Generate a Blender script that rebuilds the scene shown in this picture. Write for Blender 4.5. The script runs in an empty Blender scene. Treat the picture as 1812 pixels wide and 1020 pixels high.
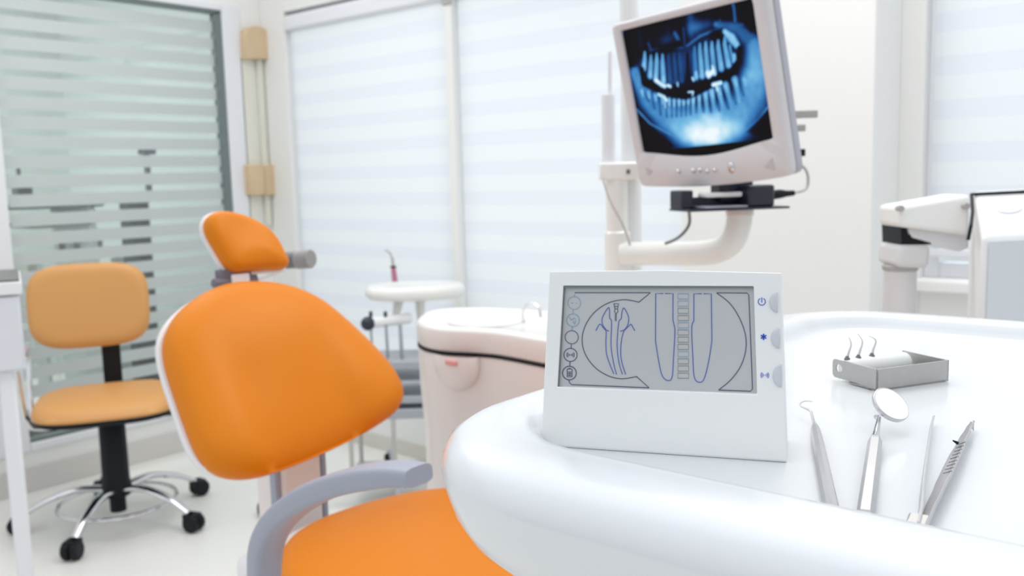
import bpy, bmesh, math, random
import numpy as np
from math import sin, cos, radians, pi, sqrt, atan2, hypot
from mathutils import Vector, Matrix

random.seed(4)
SC = bpy.context.scene
COL = SC.collection

# ------------------------------------------------------------------ camera
# room frame: +X runs along the window wall, +Y towards it, floor at z = 0
F_PX = 1600.0
PITCH, ROLL, YAW = radians(7.0), radians(1.5), radians(40.0)
CAM = Vector((0, 0, 1.3))
_R0 = Vector((cos(YAW), sin(YAW), 0))
FW = Vector((-sin(YAW)*cos(PITCH), cos(YAW)*cos(PITCH), -sin(PITCH)))
_U0 = Vector((-sin(YAW)*sin(PITCH), cos(YAW)*sin(PITCH), cos(PITCH)))
RT = _R0*cos(ROLL) - _U0*sin(ROLL)
UP = _U0*cos(ROLL) + _R0*sin(ROLL)
cd = bpy.data.cameras.new('camera'); cam = bpy.data.objects.new('camera', cd); COL.objects.link(cam)
cam.matrix_world = Matrix(((RT.x, UP.x, -FW.x, CAM.x), (RT.y, UP.y, -FW.y, CAM.y), (RT.z, UP.z, -FW.z, CAM.z), (0, 0, 0, 1)))
cd.sensor_width = 36; cd.lens = 36*F_PX/1812; cd.clip_start = 0.02; cd.clip_end = 100
cd.dof.use_dof = True; cd.dof.focus_distance = 0.64; cd.dof.aperture_fstop = 9.5; cd.dof.aperture_blades = 0
SC.camera = cam

# ------------------------------------------------------------------ light
w = bpy.data.worlds.new('world'); SC.world = w; w.use_nodes = True
bg = w.node_tree.nodes['Background']; bg.inputs[1].default_value = 1.0
_t = w.node_tree.nodes.new('ShaderNodeTexCoord'); _s = w.node_tree.nodes.new('ShaderNodeSeparateXYZ'); _m = w.node_tree.nodes.new('ShaderNodeMapRange'); _r = w.node_tree.nodes.new('ShaderNodeValToRGB')
_m.inputs[1].default_value = -1; _m.inputs[2].default_value = 1
w.node_tree.links.new(_t.outputs['Generated'], _s.inputs[0]); w.node_tree.links.new(_s.outputs['Z'], _m.inputs[0]); w.node_tree.links.new(_m.outputs[0], _r.inputs[0]); _d = w.node_tree.nodes.new('ShaderNodeVectorMath'); _d.operation = 'DOT_PRODUCT'; _d.inputs[1].default_value = (0.85, -0.52, 0)   # the far end of the room, away from the windows, is dimmer
_q = w.node_tree.nodes.new('ShaderNodeMapRange'); _q.inputs[1].default_value = -0.3; _q.inputs[2].default_value = 0.9; _q.inputs[3].default_value = 1.08; _q.inputs[4].default_value = 0.72
w.node_tree.links.new(_t.outputs['Generated'], _d.inputs[0]); w.node_tree.links.new(_d.outputs['Value'], _q.inputs[0]); w.node_tree.links.new(_q.outputs[0], bg.inputs[1])
w.node_tree.links.new(_r.outputs[0], bg.inputs[0])
_r.color_ramp.elements[0].position = 0.30; _r.color_ramp.elements[0].color = (0.13, 0.135, 0.15, 1)
_r.color_ramp.elements[1].position = 0.85; _r.color_ramp.elements[1].color = (0.93, 0.965, 1.0, 1)
_e = _r.color_ramp.elements.new(0.52); _e.color = (0.60, 0.62, 0.65, 1)
SC.view_settings.view_transform = 'Standard'; SC.view_settings.look = 'None'
SC.view_settings.gamma = 1; SC.view_settings.use_curve_mapping = False
SC.view_settings.exposure = 0.52
SC.cycles.use_denoising = True
SC.cycles.max_bounces = 10; SC.cycles.transparent_max_bounces = 16

def area(name, loc, target, size, power, col=(1, 1, 1)):
    l = bpy.data.lights.new(name, 'AREA'); l.shape = 'RECTANGLE'; l.size = size[0]; l.size_y = size[1]; l.energy = power; l.color = col
    o = bpy.data.objects.new(name, l); COL.objects.link(o); o.location = loc
    o.rotation_euler = (Vector(target) - Vector(loc)).to_track_quat('-Z', 'Y').to_euler()
    return o
area('added_overhead_light', (-0.9, 2.1, 2.7), (-0.5, 1.0, 0.8), (0.9, 0.9), 12, (1, 0.97, 0.93))  # added light for highlights and shadow direction
area('added_overhead_light', (-3.0, 1.8, 2.7), (-3.0, 1.8, 0), (1.2, 0.6), 7, (1, 0.97, 0.93))  # added overhead light for the left half, without a fixture
area('daylight_outside_windows', (-2.4, 4.2, 1.6), (-2.4, 2.9, 1.2), (3.6, 2.4), 22, (0.93, 0.96, 1))
area('added_overhead_light', (-5.3, 1.2, 2.6), (-5.3, 1.2, 0), (1.2, 1.2), 26, (1, 0.99, 0.96))  # added to brighten the room seen through the partition gaps
area('daylight_outside_windows', (0.4, 4.2, 1.8), (0.4, 2.9, 1.6), (2.4, 1.6), 9, (0.93, 0.96, 1))

# ------------------------------------------------------------------ measuring helpers
def proj(v):
    d = Vector(v) - CAM; z = d.dot(FW)
    return (906 + F_PX*d.dot(RT)/z, 510 - F_PX*d.dot(UP)/z)
def ray(x, y): return FW + RT*((x-906)/F_PX) + UP*((510-y)/F_PX)
def onp(x, y, P, n):
    d = ray(x, y); n = Vector(n); return CAM + d*((Vector(P)-CAM).dot(n)/d.dot(n))
def onz(x, y, z): return onp(x, y, (0, 0, z), (0, 0, 1))
def dep(x, y, D):
    d = ray(x, y); return CAM + d*(D/d.dot(FW))

# ------------------------------------------------------------------ materials
def mat(name, col, rough=0.5, metal=0.0, coat=0.0, spec=0.5, noise=0.0, nscale=8, bump=0.0, bscale=60, emis=None, estr=0.0):
    m = bpy.data.materials.new(name); m.use_nodes = True
    nt = m.node_tree; b = nt.nodes['Principled BSDF']
    b.inputs['Base Color'].default_value = (*col, 1); b.inputs['Roughness'].default_value = rough
    b.inputs['Metallic'].default_value = metal; b.inputs['Coat Weight'].default_value = coat
    b.inputs['Specular IOR Level'].default_value = spec; b.inputs['Coat Roughness'].default_value = 0.08
    if noise or bump:
        tc = nt.nodes.new('ShaderNodeTexCoord')
    if noise:
        n = nt.nodes.new('ShaderNodeTexNoise'); n.inputs['Scale'].default_value = nscale; n.inputs['Detail'].default_value = 3
        mx = nt.nodes.new('ShaderNodeMix'); mx.data_type = 'RGBA'
        mx.inputs[6].default_value = (*[c*(1-noise) for c in col], 1); mx.inputs[7].default_value = (*[min(1, c*(1+noise)) for c in col], 1)
        nt.links.new(tc.outputs['Object'], n.inputs['Vector']); nt.links.new(n.outputs['Fac'], mx.inputs[0]); nt.links.new(mx.outputs[2], b.inputs['Base Color'])
    if bump:
        n2 = nt.nodes.new('ShaderNodeTexNoise'); n2.inputs['Scale'].default_value = bscale
        bp = nt.nodes.new('ShaderNodeBump'); bp.inputs['Strength'].default_value = bump; bp.inputs['Distance'].default_value = 0.002
        nt.links.new(tc.outputs['Object'], n2.inputs['Vector']); nt.links.new(n2.outputs['Fac'], bp.inputs['Height']); nt.links.new(bp.outputs['Normal'], b.inputs['Normal'])
    if emis:
        b.inputs['Emission Color'].default_value = (*emis, 1); b.inputs['Emission Strength'].default_value = estr
    return m

M = {}
M['wall'] = mat('warm_white_wall', (0.85, 0.85, 0.83), 0.7, noise=0.01, nscale=2)
M['wall_cool'] = mat('cool_white_frame', (0.80, 0.81, 0.84), 0.5)
M['floor'] = mat('pale_vinyl_floor', (0.80, 0.79, 0.75), 0.35, noise=0.025, nscale=1.5)
M['base'] = mat('grey_baseboard', (0.66, 0.64, 0.59), 0.5)
M['lowwall'] = mat('grey_beige_lower_wall', (0.66, 0.64, 0.61), 0.6)
M['gasket'] = mat('dark_gasket_and_recess_shade', (0.16, 0.20, 0.20), 0.5)  # partition gasket; also the painted shade inside the display recess
M['tray'] = mat('glossy_white_enamel', (0.73, 0.75, 0.775), 0.25, coat=0.4)
M['device'] = mat('white_abs_plastic', (0.84, 0.855, 0.85), 0.38)
M['btn'] = mat('grey_rubber_button', (0.60, 0.62, 0.66), 0.5)
M['lcd'] = mat('grey_lcd_glass', (0.50, 0.515, 0.53), 0.25, coat=0.5, noise=0.03, nscale=20)
M['lcdline'] = mat('lcd_segment_dark', (0.10, 0.11, 0.17), 0.4)
M['lcdblue'] = mat('lcd_segment_blue', (0.09, 0.14, 0.42), 0.4)
M['lcdfaint'] = mat('lcd_segment_faint', (0.25, 0.28, 0.27), 0.4)
M['lcdpale'] = mat('lcd_segment_pale_blue', (0.25, 0.38, 0.50), 0.4)
M['ink'] = mat('blue_printed_ink', (0.04, 0.11, 0.55), 0.5)
M['steel'] = mat('brushed_steel', (0.62, 0.61, 0.62), 0.34, metal=1.0, noise=0.05, nscale=90)
M['boxsteel'] = mat('satin_sheet_steel', (0.47, 0.465, 0.455), 0.42, metal=1.0, noise=0.05, nscale=120)
M['chrome'] = mat('polished_chrome', (0.72, 0.72, 0.74), 0.12, metal=1.0)
M['mirror'] = mat('dental_mirror_glass', (0.93, 0.94, 0.93), 0.03, metal=1.0)
M['dark'] = mat('black_plastic', (0.006, 0.007, 0.010), 0.5, spec=0.25)
M['navy'] = mat('blue_black_plastic', (0.018, 0.022, 0.04), 0.35)
M['orange'] = mat('orange_upholstery', (0.70, 0.205, 0.003), 0.5, spec=0.25, bump=0.15, bscale=220)
M['peach'] = mat('tan_orange_upholstery', (0.66, 0.33, 0.105), 0.5, bump=0.15, bscale=200)
M['shell'] = mat('white_shell_plastic', (0.80, 0.79, 0.80), 0.35)
M['greyarm'] = mat('blue_grey_armrest', (0.33, 0.345, 0.415), 0.45)
M['greyrub'] = mat('purple_grey_rubber', (0.16, 0.145, 0.18), 0.5)
M['pinkwhite'] = mat('pinkish_white_plastic', (0.79, 0.72, 0.69), 0.3, coat=0.3)
M['cream'] = mat('cream_white_plastic', (0.84, 0.835, 0.80), 0.28, coat=0.4)
M['red'] = mat('faded_red_print', (0.75, 0.32, 0.30), 0.5)
M['bezel'] = mat('silver_pink_bezel', (0.66, 0.63, 0.645), 0.35)
M['grille'] = mat('dim_grille', (0.53, 0.50, 0.515), 0.5)
M['handlecap'] = mat('mid_grey_cap', (0.30, 0.295, 0.29), 0.5)
M['scr'] = mat('black_screen', (0.004, 0.004, 0.005), 0.5, spec=0.12)
M['postgrey'] = mat('pale_warm_grey_plastic', (0.70, 0.69, 0.69), 0.4)
M['bezelback'] = mat('silver_grey_shell', (0.42, 0.42, 0.48), 0.35)
M['tin'] = mat('grey_shelf_metal', (0.40, 0.42, 0.46), 0.4, metal=0.3)
M['tube'] = mat('pale_hose', (0.50, 0.49, 0.46), 0.5)
M['wood'] = mat('pale_tan_wood', (0.66, 0.50, 0.32), 0.55, noise=0.08, nscale=12)
M['palewood'] = mat('pale_cream_strip', (0.76, 0.75, 0.66), 0.6)
M['rodgrey'] = mat('grey_handle_metal', (0.17, 0.165, 0.16), 0.4, metal=0.4)
M['caps'] = mat('light_grey_cap', (0.42, 0.41, 0.40), 0.5)
M['panelgrey'] = mat('pale_grey_panel', (0.68, 0.715, 0.755), 0.4)
M['white'] = mat('clean_white_plastic', (0.82, 0.83, 0.83), 0.35)
M['desk'] = mat('grey_white_cabinet', (0.72, 0.74, 0.78), 0.4)
M['pink'] = mat('magenta_sleeve', (0.45, 0.16, 0.25), 0.5)
M['beyond'] = mat('grey_green_far_wall', (0.62, 0.68, 0.66), 0.7)
M['olive'] = mat('dull_olive_cover', (0.42, 0.42, 0.32), 0.6)

def frost(name, col, a):
    m = bpy.data.materials.new(name); m.use_nodes = True; nt = m.node_tree; nt.nodes.clear()
    o = nt.nodes.new('ShaderNodeOutputMaterial'); mx = nt.nodes.new('ShaderNodeMixShader'); t = nt.nodes.new('ShaderNodeBsdfTransparent')
    m2 = nt.nodes.new('ShaderNodeMixShader'); d = nt.nodes.new('ShaderNodeBsdfDiffuse'); tr = nt.nodes.new('ShaderNodeBsdfTranslucent')
    d.inputs[0].default_value = (*col, 1); tr.inputs[0].default_value = (*col, 1); m2.inputs[0].default_value = 0.4
    mx.inputs[0].default_value = a
    nt.links.new(d.outputs[0], m2.inputs[1]); nt.links.new(tr.outputs[0], m2.inputs[2])
    nt.links.new(t.outputs[0], mx.inputs[1]); nt.links.new(m2.outputs[0], mx.inputs[2]); nt.links.new(mx.outputs[0], o.inputs[0])
    return m
def glass(name, tint, gl=0.12):
    m = bpy.data.materials.new(name); m.use_nodes = True; nt = m.node_tree; nt.nodes.clear()
    o = nt.nodes.new('ShaderNodeOutputMaterial'); mx = nt.nodes.new('ShaderNodeMixShader'); t = nt.nodes.new('ShaderNodeBsdfTransparent')
    g = nt.nodes.new('ShaderNodeBsdfGlossy'); g.inputs['Roughness'].default_value = 0.03; t.inputs[0].default_value = (*tint, 1); mx.inputs[0].default_value = gl
    nt.links.new(t.outputs[0], mx.inputs[1]); nt.links.new(g.outputs[0], mx.inputs[2]); nt.links.new(mx.outputs[0], o.inputs[0])
    return m
M['frost'] = frost('frosted_glass_band', (0.70, 0.735, 0.735), 0.9)
M['pane'] = glass('clear_green_glass', (0.90, 0.93, 0.925))
M['winpane'] = glass('window_glass', (0.95, 0.97, 0.97), 0.08)
M['blind_a'] = frost('blind_fabric_white', (0.86, 0.885, 0.90), 1.0)
M['blind_b'] = frost('blind_fabric_lavender', (0.82, 0.84, 0.885), 1.0)

def colorattr_mat(name, emission):
    m = bpy.data.materials.new(name); m.use_nodes = True; nt = m.node_tree; b = nt.nodes['Principled BSDF']
    a = nt.nodes.new('ShaderNodeAttribute'); a.attribute_name = 'picture'
    b.inputs['Base Color'].default_value = (0.004, 0.004, 0.005, 1); b.inputs['Roughness'].default_value = 0.5; b.inputs['Specular IOR Level'].default_value = 0.12
    nt.links.new(a.outputs['Color'], b.inputs['Emission Color']); b.inputs['Emission Strength'].default_value = emission
    return m
M['xray'] = colorattr_mat('lit_screen_picture', 0.72)

# ------------------------------------------------------------------ mesh helpers (bmesh in world coordinates unless noted)
MW = {}
def obj(name, bm, m, parent=None, smooth=True, bevel=0.0, seg=2, angle=35, subsurf=0):
    bmesh.ops.recalc_face_normals(bm, faces=bm.faces)
    if parent is not None: bmesh.ops.transform(bm, matrix=MW[parent].inverted(), verts=bm.verts)
    me = bpy.data.meshes.new(name); bm.to_mesh(me); bm.free()
    for mm in (m if isinstance(m, (list, tuple)) else [m]): me.materials.append(mm)
    if smooth:
        me.polygons.foreach_set('use_smooth', [True]*len(me.polygons)); me.set_sharp_from_angle(angle=radians(angle))
    o = bpy.data.objects.new(name, me); COL.objects.link(o)
    MW[o] = MW[parent] if parent is not None else Matrix.Identity(4)
    if parent is not None: o.parent = parent
    if bevel:
        b = o.modifiers.new('edge', 'BEVEL'); b.width = bevel; b.segments = seg; b.limit_method = 'ANGLE'; b.angle_limit = radians(40); b.harden_normals = False
    if subsurf:
        s = o.modifiers.new('round', 'SUBSURF'); s.levels = subsurf; s.render_levels = subsurf
    return o
def thing(name, label, cat, loc, group=None):
    o = bpy.data.objects.new(name, None); COL.objects.link(o); o.location = loc; o.empty_display_size = 0.05
    MW[o] = Matrix.Translation(Vector(loc)); o['label'] = label; o['category'] = cat
    if group: o['group'] = group
    return o
def tag(o, label, cat, group=None):
    o['label'] = label; o['category'] = cat
    if group: o['group'] = group
    return o
def struct(o): o['kind'] = 'structure'; return o
def B(): return bmesh.new()
def box(bm, lo, hi, Mx=None, mi=0):
    lo, hi = Vector(lo), Vector(hi)
    vs = [bm.verts.new((x, y, z)) for x in (lo.x, hi.x) for y in (lo.y, hi.y) for z in (lo.z, hi.z)]
    if Mx is not None:
        for v in vs: v.co = Mx @ v.co
    for f in ((0, 1, 3, 2), (4, 6, 7, 5), (0, 4, 5, 1), (2, 3, 7, 6), (0, 2, 6, 4), (1, 5, 7, 3)):
        bm.faces.new([vs[i] for i in f]).material_index = mi
    return bm
def rings(bm, rs, cap0=True, cap1=True, mi=0, closed=True):
    L = [[bm.verts.new(p) for p in r] for r in rs]; n = len(L[0])
    for a, b in zip(L, L[1:]):
        for i in range(n if closed else n-1):
            j = (i+1) % n
            bm.faces.new((a[i], a[j], b[j], b[i])).material_index = mi
    if cap0: bm.faces.new(L[0][::-1]).material_index = mi
    if cap1: bm.faces.new(L[-1]).material_index = mi
    return L
def frame_of(d, ref=Vector((0, 0, 1))):
    d = Vector(d).normalized()
    if abs(d.dot(ref)) > 0.98: ref = Vector((1, 0, 0))
    x = ref.cross(d).normalized(); y = d.cross(x).normalized(); return x, y
def tube(bm, pts, r, n=12, cap=True, flat=1.0, ref=Vector((0, 0, 1))):
    pts = [Vector(p) for p in pts]; rr = r if isinstance(r, (list, tuple)) else [r]*len(pts)
    out = []; px = None
    for i, p in enumerate(pts):
        d = (pts[min(i+1, len(pts)-1)] - pts[max(i-1, 0)]).normalized()
        if px is None: x, y = frame_of(d, ref)
        else:
            x = (px - d*px.dot(d)).normalized(); y = d.cross(x).normalized()
        px = x
        out.append([p + x*rr[i]*cos(2*pi*k/n) + y*rr[i]*flat*sin(2*pi*k/n) for k in range(n)])
    rings(bm, out, cap, cap); return bm
def cyl(bm, a, b, r, n=24): return tube(bm, [a, b], r, n)
def spline(pts, per=8, closed=False):
    P = [Vector(p) for p in pts]; n = len(P); out = []
    rng = range(n if closed else n-1)
    for i in rng:
        if closed: p0, p1, p2, p3 = P[i-1], P[i], P[(i+1) % n], P[(i+2) % n]
        else: p0, p1, p2, p3 = P[max(i-1, 0)], P[i], P[i+1], P[min(i+2, n-1)]
        for k in range(per):
            t = k/per
            out.append(0.5*((2*p1) + (p2-p0)*t + (2*p0-5*p1+4*p2-p3)*t*t + (3*p1-p0-3*p2+p3)*t**3))
    if not closed: out.append(P[-1])
    return out
def smooth_closed(pts, times=3):
    for _ in range(times):
        n = len(pts); pts = [(pts[i-1] + pts[i]*2 + pts[(i+1) % n])*0.25 for i in range(n)]
    return pts
def resample(pts, n):
    P = [Vector(p) for p in pts] + [Vector(pts[0])]
    L = [0]
    for a, b in zip(P, P[1:]): L.append(L[-1] + (b-a).length)
    out = []; j = 0
    for k in range(n):
        t = L[-1]*k/n
        while L[j+1] < t: j += 1
        out.append(P[j].lerp(P[j+1], (t-L[j])/max(1e-9, L[j+1]-L[j])))
    return out
def lathe(bm, prof, c, axis=(0, 0, 1), n=32, cap0=True, cap1=True):
    ax = Vector(axis).normalized(); x, y = frame_of(ax, Vector((1, 0, 0)) if abs(ax.x) < 0.9 else Vector((0, 0, 1))); c = Vector(c)
    rings(bm, [[c + ax*h + (x*cos(2*pi*k/n) + y*sin(2*pi*k/n))*r for k in range(n)] for r, h in prof], cap0, cap1); return bm
def inset(out, d, c=None):
    """move each point of a closed planar outline d towards the inside"""
    n = len(out); res = []
    cc = c if c is not None else sum(out, Vector((0,)*len(out[0])))/n
    for i, p in enumerate(out):
        v = cc - p; L = v.length; res.append(p + v*min(1, d/L))
    return res
def cushion(bm, o2, O, ex, ey, en, prof, dome, nd=9, func=None, c2=None):
    """o2: closed outline (2-D Vectors) in the plane O,ex,ey. prof: rim (inset, height) pairs, back to front; dome: extra height at the middle"""
    n = len(o2); c = c2 or sum(o2, Vector((0, 0)))/n
    rs = []
    for ins, h in prof:
        q = inset(o2, ins, c); rs.append([O + ex*p.x + ey*p.y + en*(h + (func(p.x, p.y) if (func and h > 0) else 0)) for p in q])
    last = inset(o2, prof[-1][0], c); h0 = prof[-1][1]
    for k in range(1, nd+1):
        t = k/(nd+0.3); s = 1-t
        q = [c + (p-c)*s for p in last]
        rs.append([O + ex*p.x + ey*p.y + en*(h0 + dome*(1-s**2.2) + (func(p.x, p.y) if func else 0)) for p in q])
    rings(bm, rs); return bm
def prism(bm, o2, O, ex, ey, en, h0, h1, mi=0):
    rings(bm, [[O + ex*p[0] + ey*p[1] + en*h0 for p in o2], [O + ex*p[0] + ey*p[1] + en*h1 for p in o2]], mi=mi); return bm
def ribbon(bm, pts, O, ex, ey, en, wd, h, closed=False, mi=0):
    """a thin raised line through 2-D points"""
    P = [Vector(p[:2]) for p in pts]; n = len(P)
    Lf, Rt = [], []
    for i in range(n):
        a = P[i-1] if (i > 0 or closed) else P[i]; b = P[(i+1) % n] if (i < n-1 or closed) else P[i]
        d = (b-a)
        if d.length < 1e-9: d = Vector((1, 0))
        d.normalize(); nn = Vector((-d.y, d.x))*wd/2
        Lf.append(O + ex*(P[i].x+nn.x) + ey*(P[i].y+nn.y)); Rt.append(O + ex*(P[i].x-nn.x) + ey*(P[i].y-nn.y))
    sec = [[l, l+en*h, r+en*h, r] for l, r in zip(Lf, Rt)]
    S = [[bm.verts.new(p) for p in s] for s in sec]
    m = n if closed else n-1
    for i in range(m):
        a, b = S[i], S[(i+1) % n]
        for k in range(4): bm.faces.new((a[k], a[(k+1) % 4], b[(k+1) % 4], b[k])).material_index = mi
    if not closed:
        bm.faces.new(S[0]).material_index = mi; bm.faces.new(S[-1][::-1]).material_index = mi
    return bm
def arc(c, r, a0, a1, n=24): return [Vector((c[0] + r*cos(radians(a0+(a1-a0)*k/n)), c[1] + r*sin(radians(a0+(a1-a0)*k/n)))) for k in range(n+1)]
X, Y, Z = Vector((1, 0, 0)), Vector((0, 1, 0)), Vector((0, 0, 1))

# ------------------------------------------------------------------ the room
WX = -4.055      # face of the left wall
WY = 2.865       # face of the window wall
bm = B(); box(bm, (-6.6, -1.5, -0.1), (2.6, 3.0, 0)); struct(obj('floor', bm, M['floor'], smooth=False))
bm = B()
H = 2.75
box(bm, (WX-0.12, -1.5, 0), (WX, 1.40, H)); box(bm, (WX-0.12, 2.74, 0), (WX, WY+0.12, H))
box(bm, (WX-0.12, 1.40, 0), (WX, 2.74, 0.175)); box(bm, (WX-0.12, 1.40, 2.19), (WX, 2.74, H))
struct(obj('wall_left', bm, M['wall'], smooth=False))
bm = B()
for x0, x1, z0, z1 in ((WX, -3.855, 0, H), (-3.855, -1.52, 0, 0.2), (-3.855, -1.52, 2.15, H), (-1.52, -0.80, 0, H), (-0.80, 1.4, 0, 0.93), (-0.80, 1.4, 2.15, H), (1.4, 2.6, 0, H)):
    box(bm, (x0, WY, z0), (x1, WY+0.12, z1))
box(bm, (-1.48, WY-0.231, 0), (-0.867, WY, H))
struct(obj('wall_back', bm, M['wall'], smooth=False, bevel=0.004))
bm = B(); box(bm, (-3.95, WY-0.012, 0), (-1.48, WY, 0.07)); box(bm, (-1.492, WY-0.243, 0), (-0.855, WY-0.231, 0.07)); box(bm, (-0.867, WY-0.012, 0), (2.6, WY, 0.07))
struct(obj('baseboard_back', bm, M['base'], smooth=False, bevel=0.003))
bm = B(); box(bm, (WX, -1.5, 0), (WX+0.012, WY, 0.11)); struct(obj('baseboard_left', bm, M['lowwall'], smooth=False, bevel=0.003))
bm = B(); box(bm, (-0.86, WY-0.05, 0.93), (1.45, WY+0.08, 0.965)); struct(obj('trim_1', bm, M['wall'], smooth=False, bevel=0.006))
# room seen through the glazed partition
bm = B(); box(bm, (-6.6, -1.5, 0), (-6.5, 3.0, H)); box(bm, (-6.5, 2.93, 0), (WX-0.12, 3.0, H)); struct(obj('wall_beyond', bm, M['beyond'], smooth=False))

# windows
def window(name, x0, x1, z0, z1, bars):
    bm = B(); y0, y1 = WY+0.045, WY+0.10; t = 0.045
    box(bm, (x0, y0, z0), (x0+t, y1, z1)); box(bm, (x1-t, y0, z0), (x1, y1, z1)); box(bm, (x0+t, y0, z1-t), (x1-t, y1, z1)); box(bm, (x0+t, y0, z0), (x1-t, y1, z0+t))
    for b in bars: box(bm, (b-0.03, y0, z0+t), (b+0.03, y1, z1-t))
    f = struct(obj(name, bm, M['wall_cool'], smooth=False, bevel=0.003))
    bm = B(); box(bm, (x0+t, y0+0.02, z0+t), (x1-t, y0+0.028, z1-t)); obj('pane', bm, M['winpane'], f, smooth=False)
window('window_1', -3.855, -2.71, 0.2, 2.15, ())
window('window_2', -2.71, -1.52, 0.2, 2.15, ())
window('window_3', -0.80, 1.4, 0.965, 2.15, (0.3,))
bm = B(); box(bm, (-2.738, WY-0.005, 0.2), (-2.694, WY+0.045, 2.09)); box(bm, (-2.738, WY-0.005, 2.11), (-2.694, WY+0.045, 2.15)); struct(obj('trim_2', bm, M['wall'], smooth=False, bevel=0.004))
bm = B(); box(bm, (-2.742, WY-0.012, 2.03), (-2.69, WY-0.005, 2.10)); box(bm, (-2.742, WY-0.012, 2.10), (-2.69, WY+0.0, 2.15)); struct(obj('trim_3', bm, M['caps'], smooth=False, bevel=0.002))

def blind(x0, x1, z0, z1, label, phase=0.0):
    t = thing('roller_blind', label, 'window blind', ((x0+x1)/2, WY+0.02, z1), 'pale striped roller blinds')
    bm = B(); box(bm, (x0, WY-0.01, z1-0.075), (x1, WY+0.04, z1)); obj('cassette', bm, M['wall_cool'], t, bevel=0.012, seg=3)
    bm = B(); z = z1-0.07; k = 0; y = WY+0.018; first = True
    vs = [bm.verts.new((x0+0.012, y, z)), bm.verts.new((x1-0.012, y, z))]
    while z > z0+0.03:
        hgt = 0.068 if k % 2 == 0 else 0.057
        if first: hgt -= phase; first = False
        z = max(z-hgt, z0+0.02)
        nv = [bm.verts.new((x0+0.012, y, z)), bm.verts.new((x1-0.012, y, z))]
        bm.faces.new((vs[0], vs[1], nv[1], nv[0])).material_index = k % 2
        vs = nv; k += 1
    obj('fabric', bm, [M['blind_a'], M['blind_b']], t, smooth=False)
    bm = B(); box(bm, (x0+0.01, y-0.008, z0), (x1-0.01, y+0.008, z0+0.024)); obj('bottom_rail', bm, M['wall_cool'], t, bevel=0.004)
blind(-3.845, -2.742, 0.26, 2.13, 'pale striped roller blind in the corner beside the glazed partition')
blind(-2.69, -1.53, 0.26, 2.13, 'pale striped roller blind between the window post and the monitor')
blind(-0.79, 1.39, 1.03, 2.13, 'pale striped roller blind above the jointed equipment arm')

# glazed partition in the left wall
gy0, gy1, gz0, gz1 = 1.575, 2.625, 0.217, 2.145
bm = B()
box(bm, (WX-0.10, 1.40, 0.175), (WX+0.012, gy0-0.012, 2.19)); box(bm, (WX-0.10, gy1+0.012, 0.175), (WX+0.012, 2.74, 2.19))
box(bm, (WX-0.10, gy0-0.012, gz1+0.012), (WX+0.012, gy1+0.012, 2.19)); box(bm, (WX-0.10, gy0-0.012, 0.175), (WX+0.012, gy1+0.012, gz0-0.005))
wf = struct(obj('window_4', bm, M['wall_cool'], smooth=False, bevel=0.006))
bm = B(); t = 0.026
box(bm, (WX-0.04, gy1-t, gz0), (WX, gy1+0.012, gz1)); box(bm, (WX-0.04, gy0, gz1-0.006), (WX, gy1, gz1+0.012)); box(bm, (WX-0.04, gy0-0.012, gz0-0.005), (WX, gy1-t, gz0+0.012))
obj('gasket', bm, M['gasket'], wf, smooth=False)
bm = B(); box(bm, (WX-0.024, gy0, gz0), (WX-0.018, gy1, gz1)); obj('pane', bm, M['pane'], wf, smooth=False)
bm = B(); z = 1.212+0.082*12
gc = [1.212+0.0823*k for k in range(-10, 12)]
for a, b in zip(gc, gc[1:]):
    box(bm, (WX-0.0178, gy0+0.002, a+0.014), (WX-0.0165, gy1-0.028, min(b-0.014, gz1-0.01)))
obj('frosted_band', bm, M['frost'], wf, smooth=False)

# ---- what stands in the room behind the partition
def at(px, py, xx): return onp(px, py, (xx, 0, 0), (1, 0, 0))
XB = -4.75
t = thing('instrument_tower', 'black upright equipment tower behind the frosted partition glass', 'equipment stand', (XB, 2.47, 0))
bm = B(); box(bm, (XB-0.06, 2.42, 0.03), (XB+0.04, 2.545, 1.24)); obj('column', bm, M['dark'], t, bevel=0.01)
bm = B(); box(bm, (XB-0.18, 2.34, 0), (XB+0.14, 2.62, 0.035)); obj('foot', bm, M['dark'], t, bevel=0.01)
t = thing('work_desk', 'dark-edged white desk seen through the partition glass', 'desk', (XB-0.35, 2.1, 0))
bm = B(); box(bm, (XB-0.6, 1.55, 1.20), (XB-0.1, 2.36, 1.225)); obj('desktop', bm, M['navy'], t, bevel=0.003)
bm = B(); box(bm, (XB-0.58, 1.98, 1.10), (XB-0.12, 2.30, 1.122)); obj('lower_shelf', bm, M['rodgrey'], t, bevel=0.003)
for yy in (1.60, 2.30):
    bm = B(); box(bm, (XB-0.58, yy-0.02, 0), (XB-0.12, yy+0.02, 1.20)); obj('side_panel', bm, M['beyond'], t, bevel=0.003)
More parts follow.
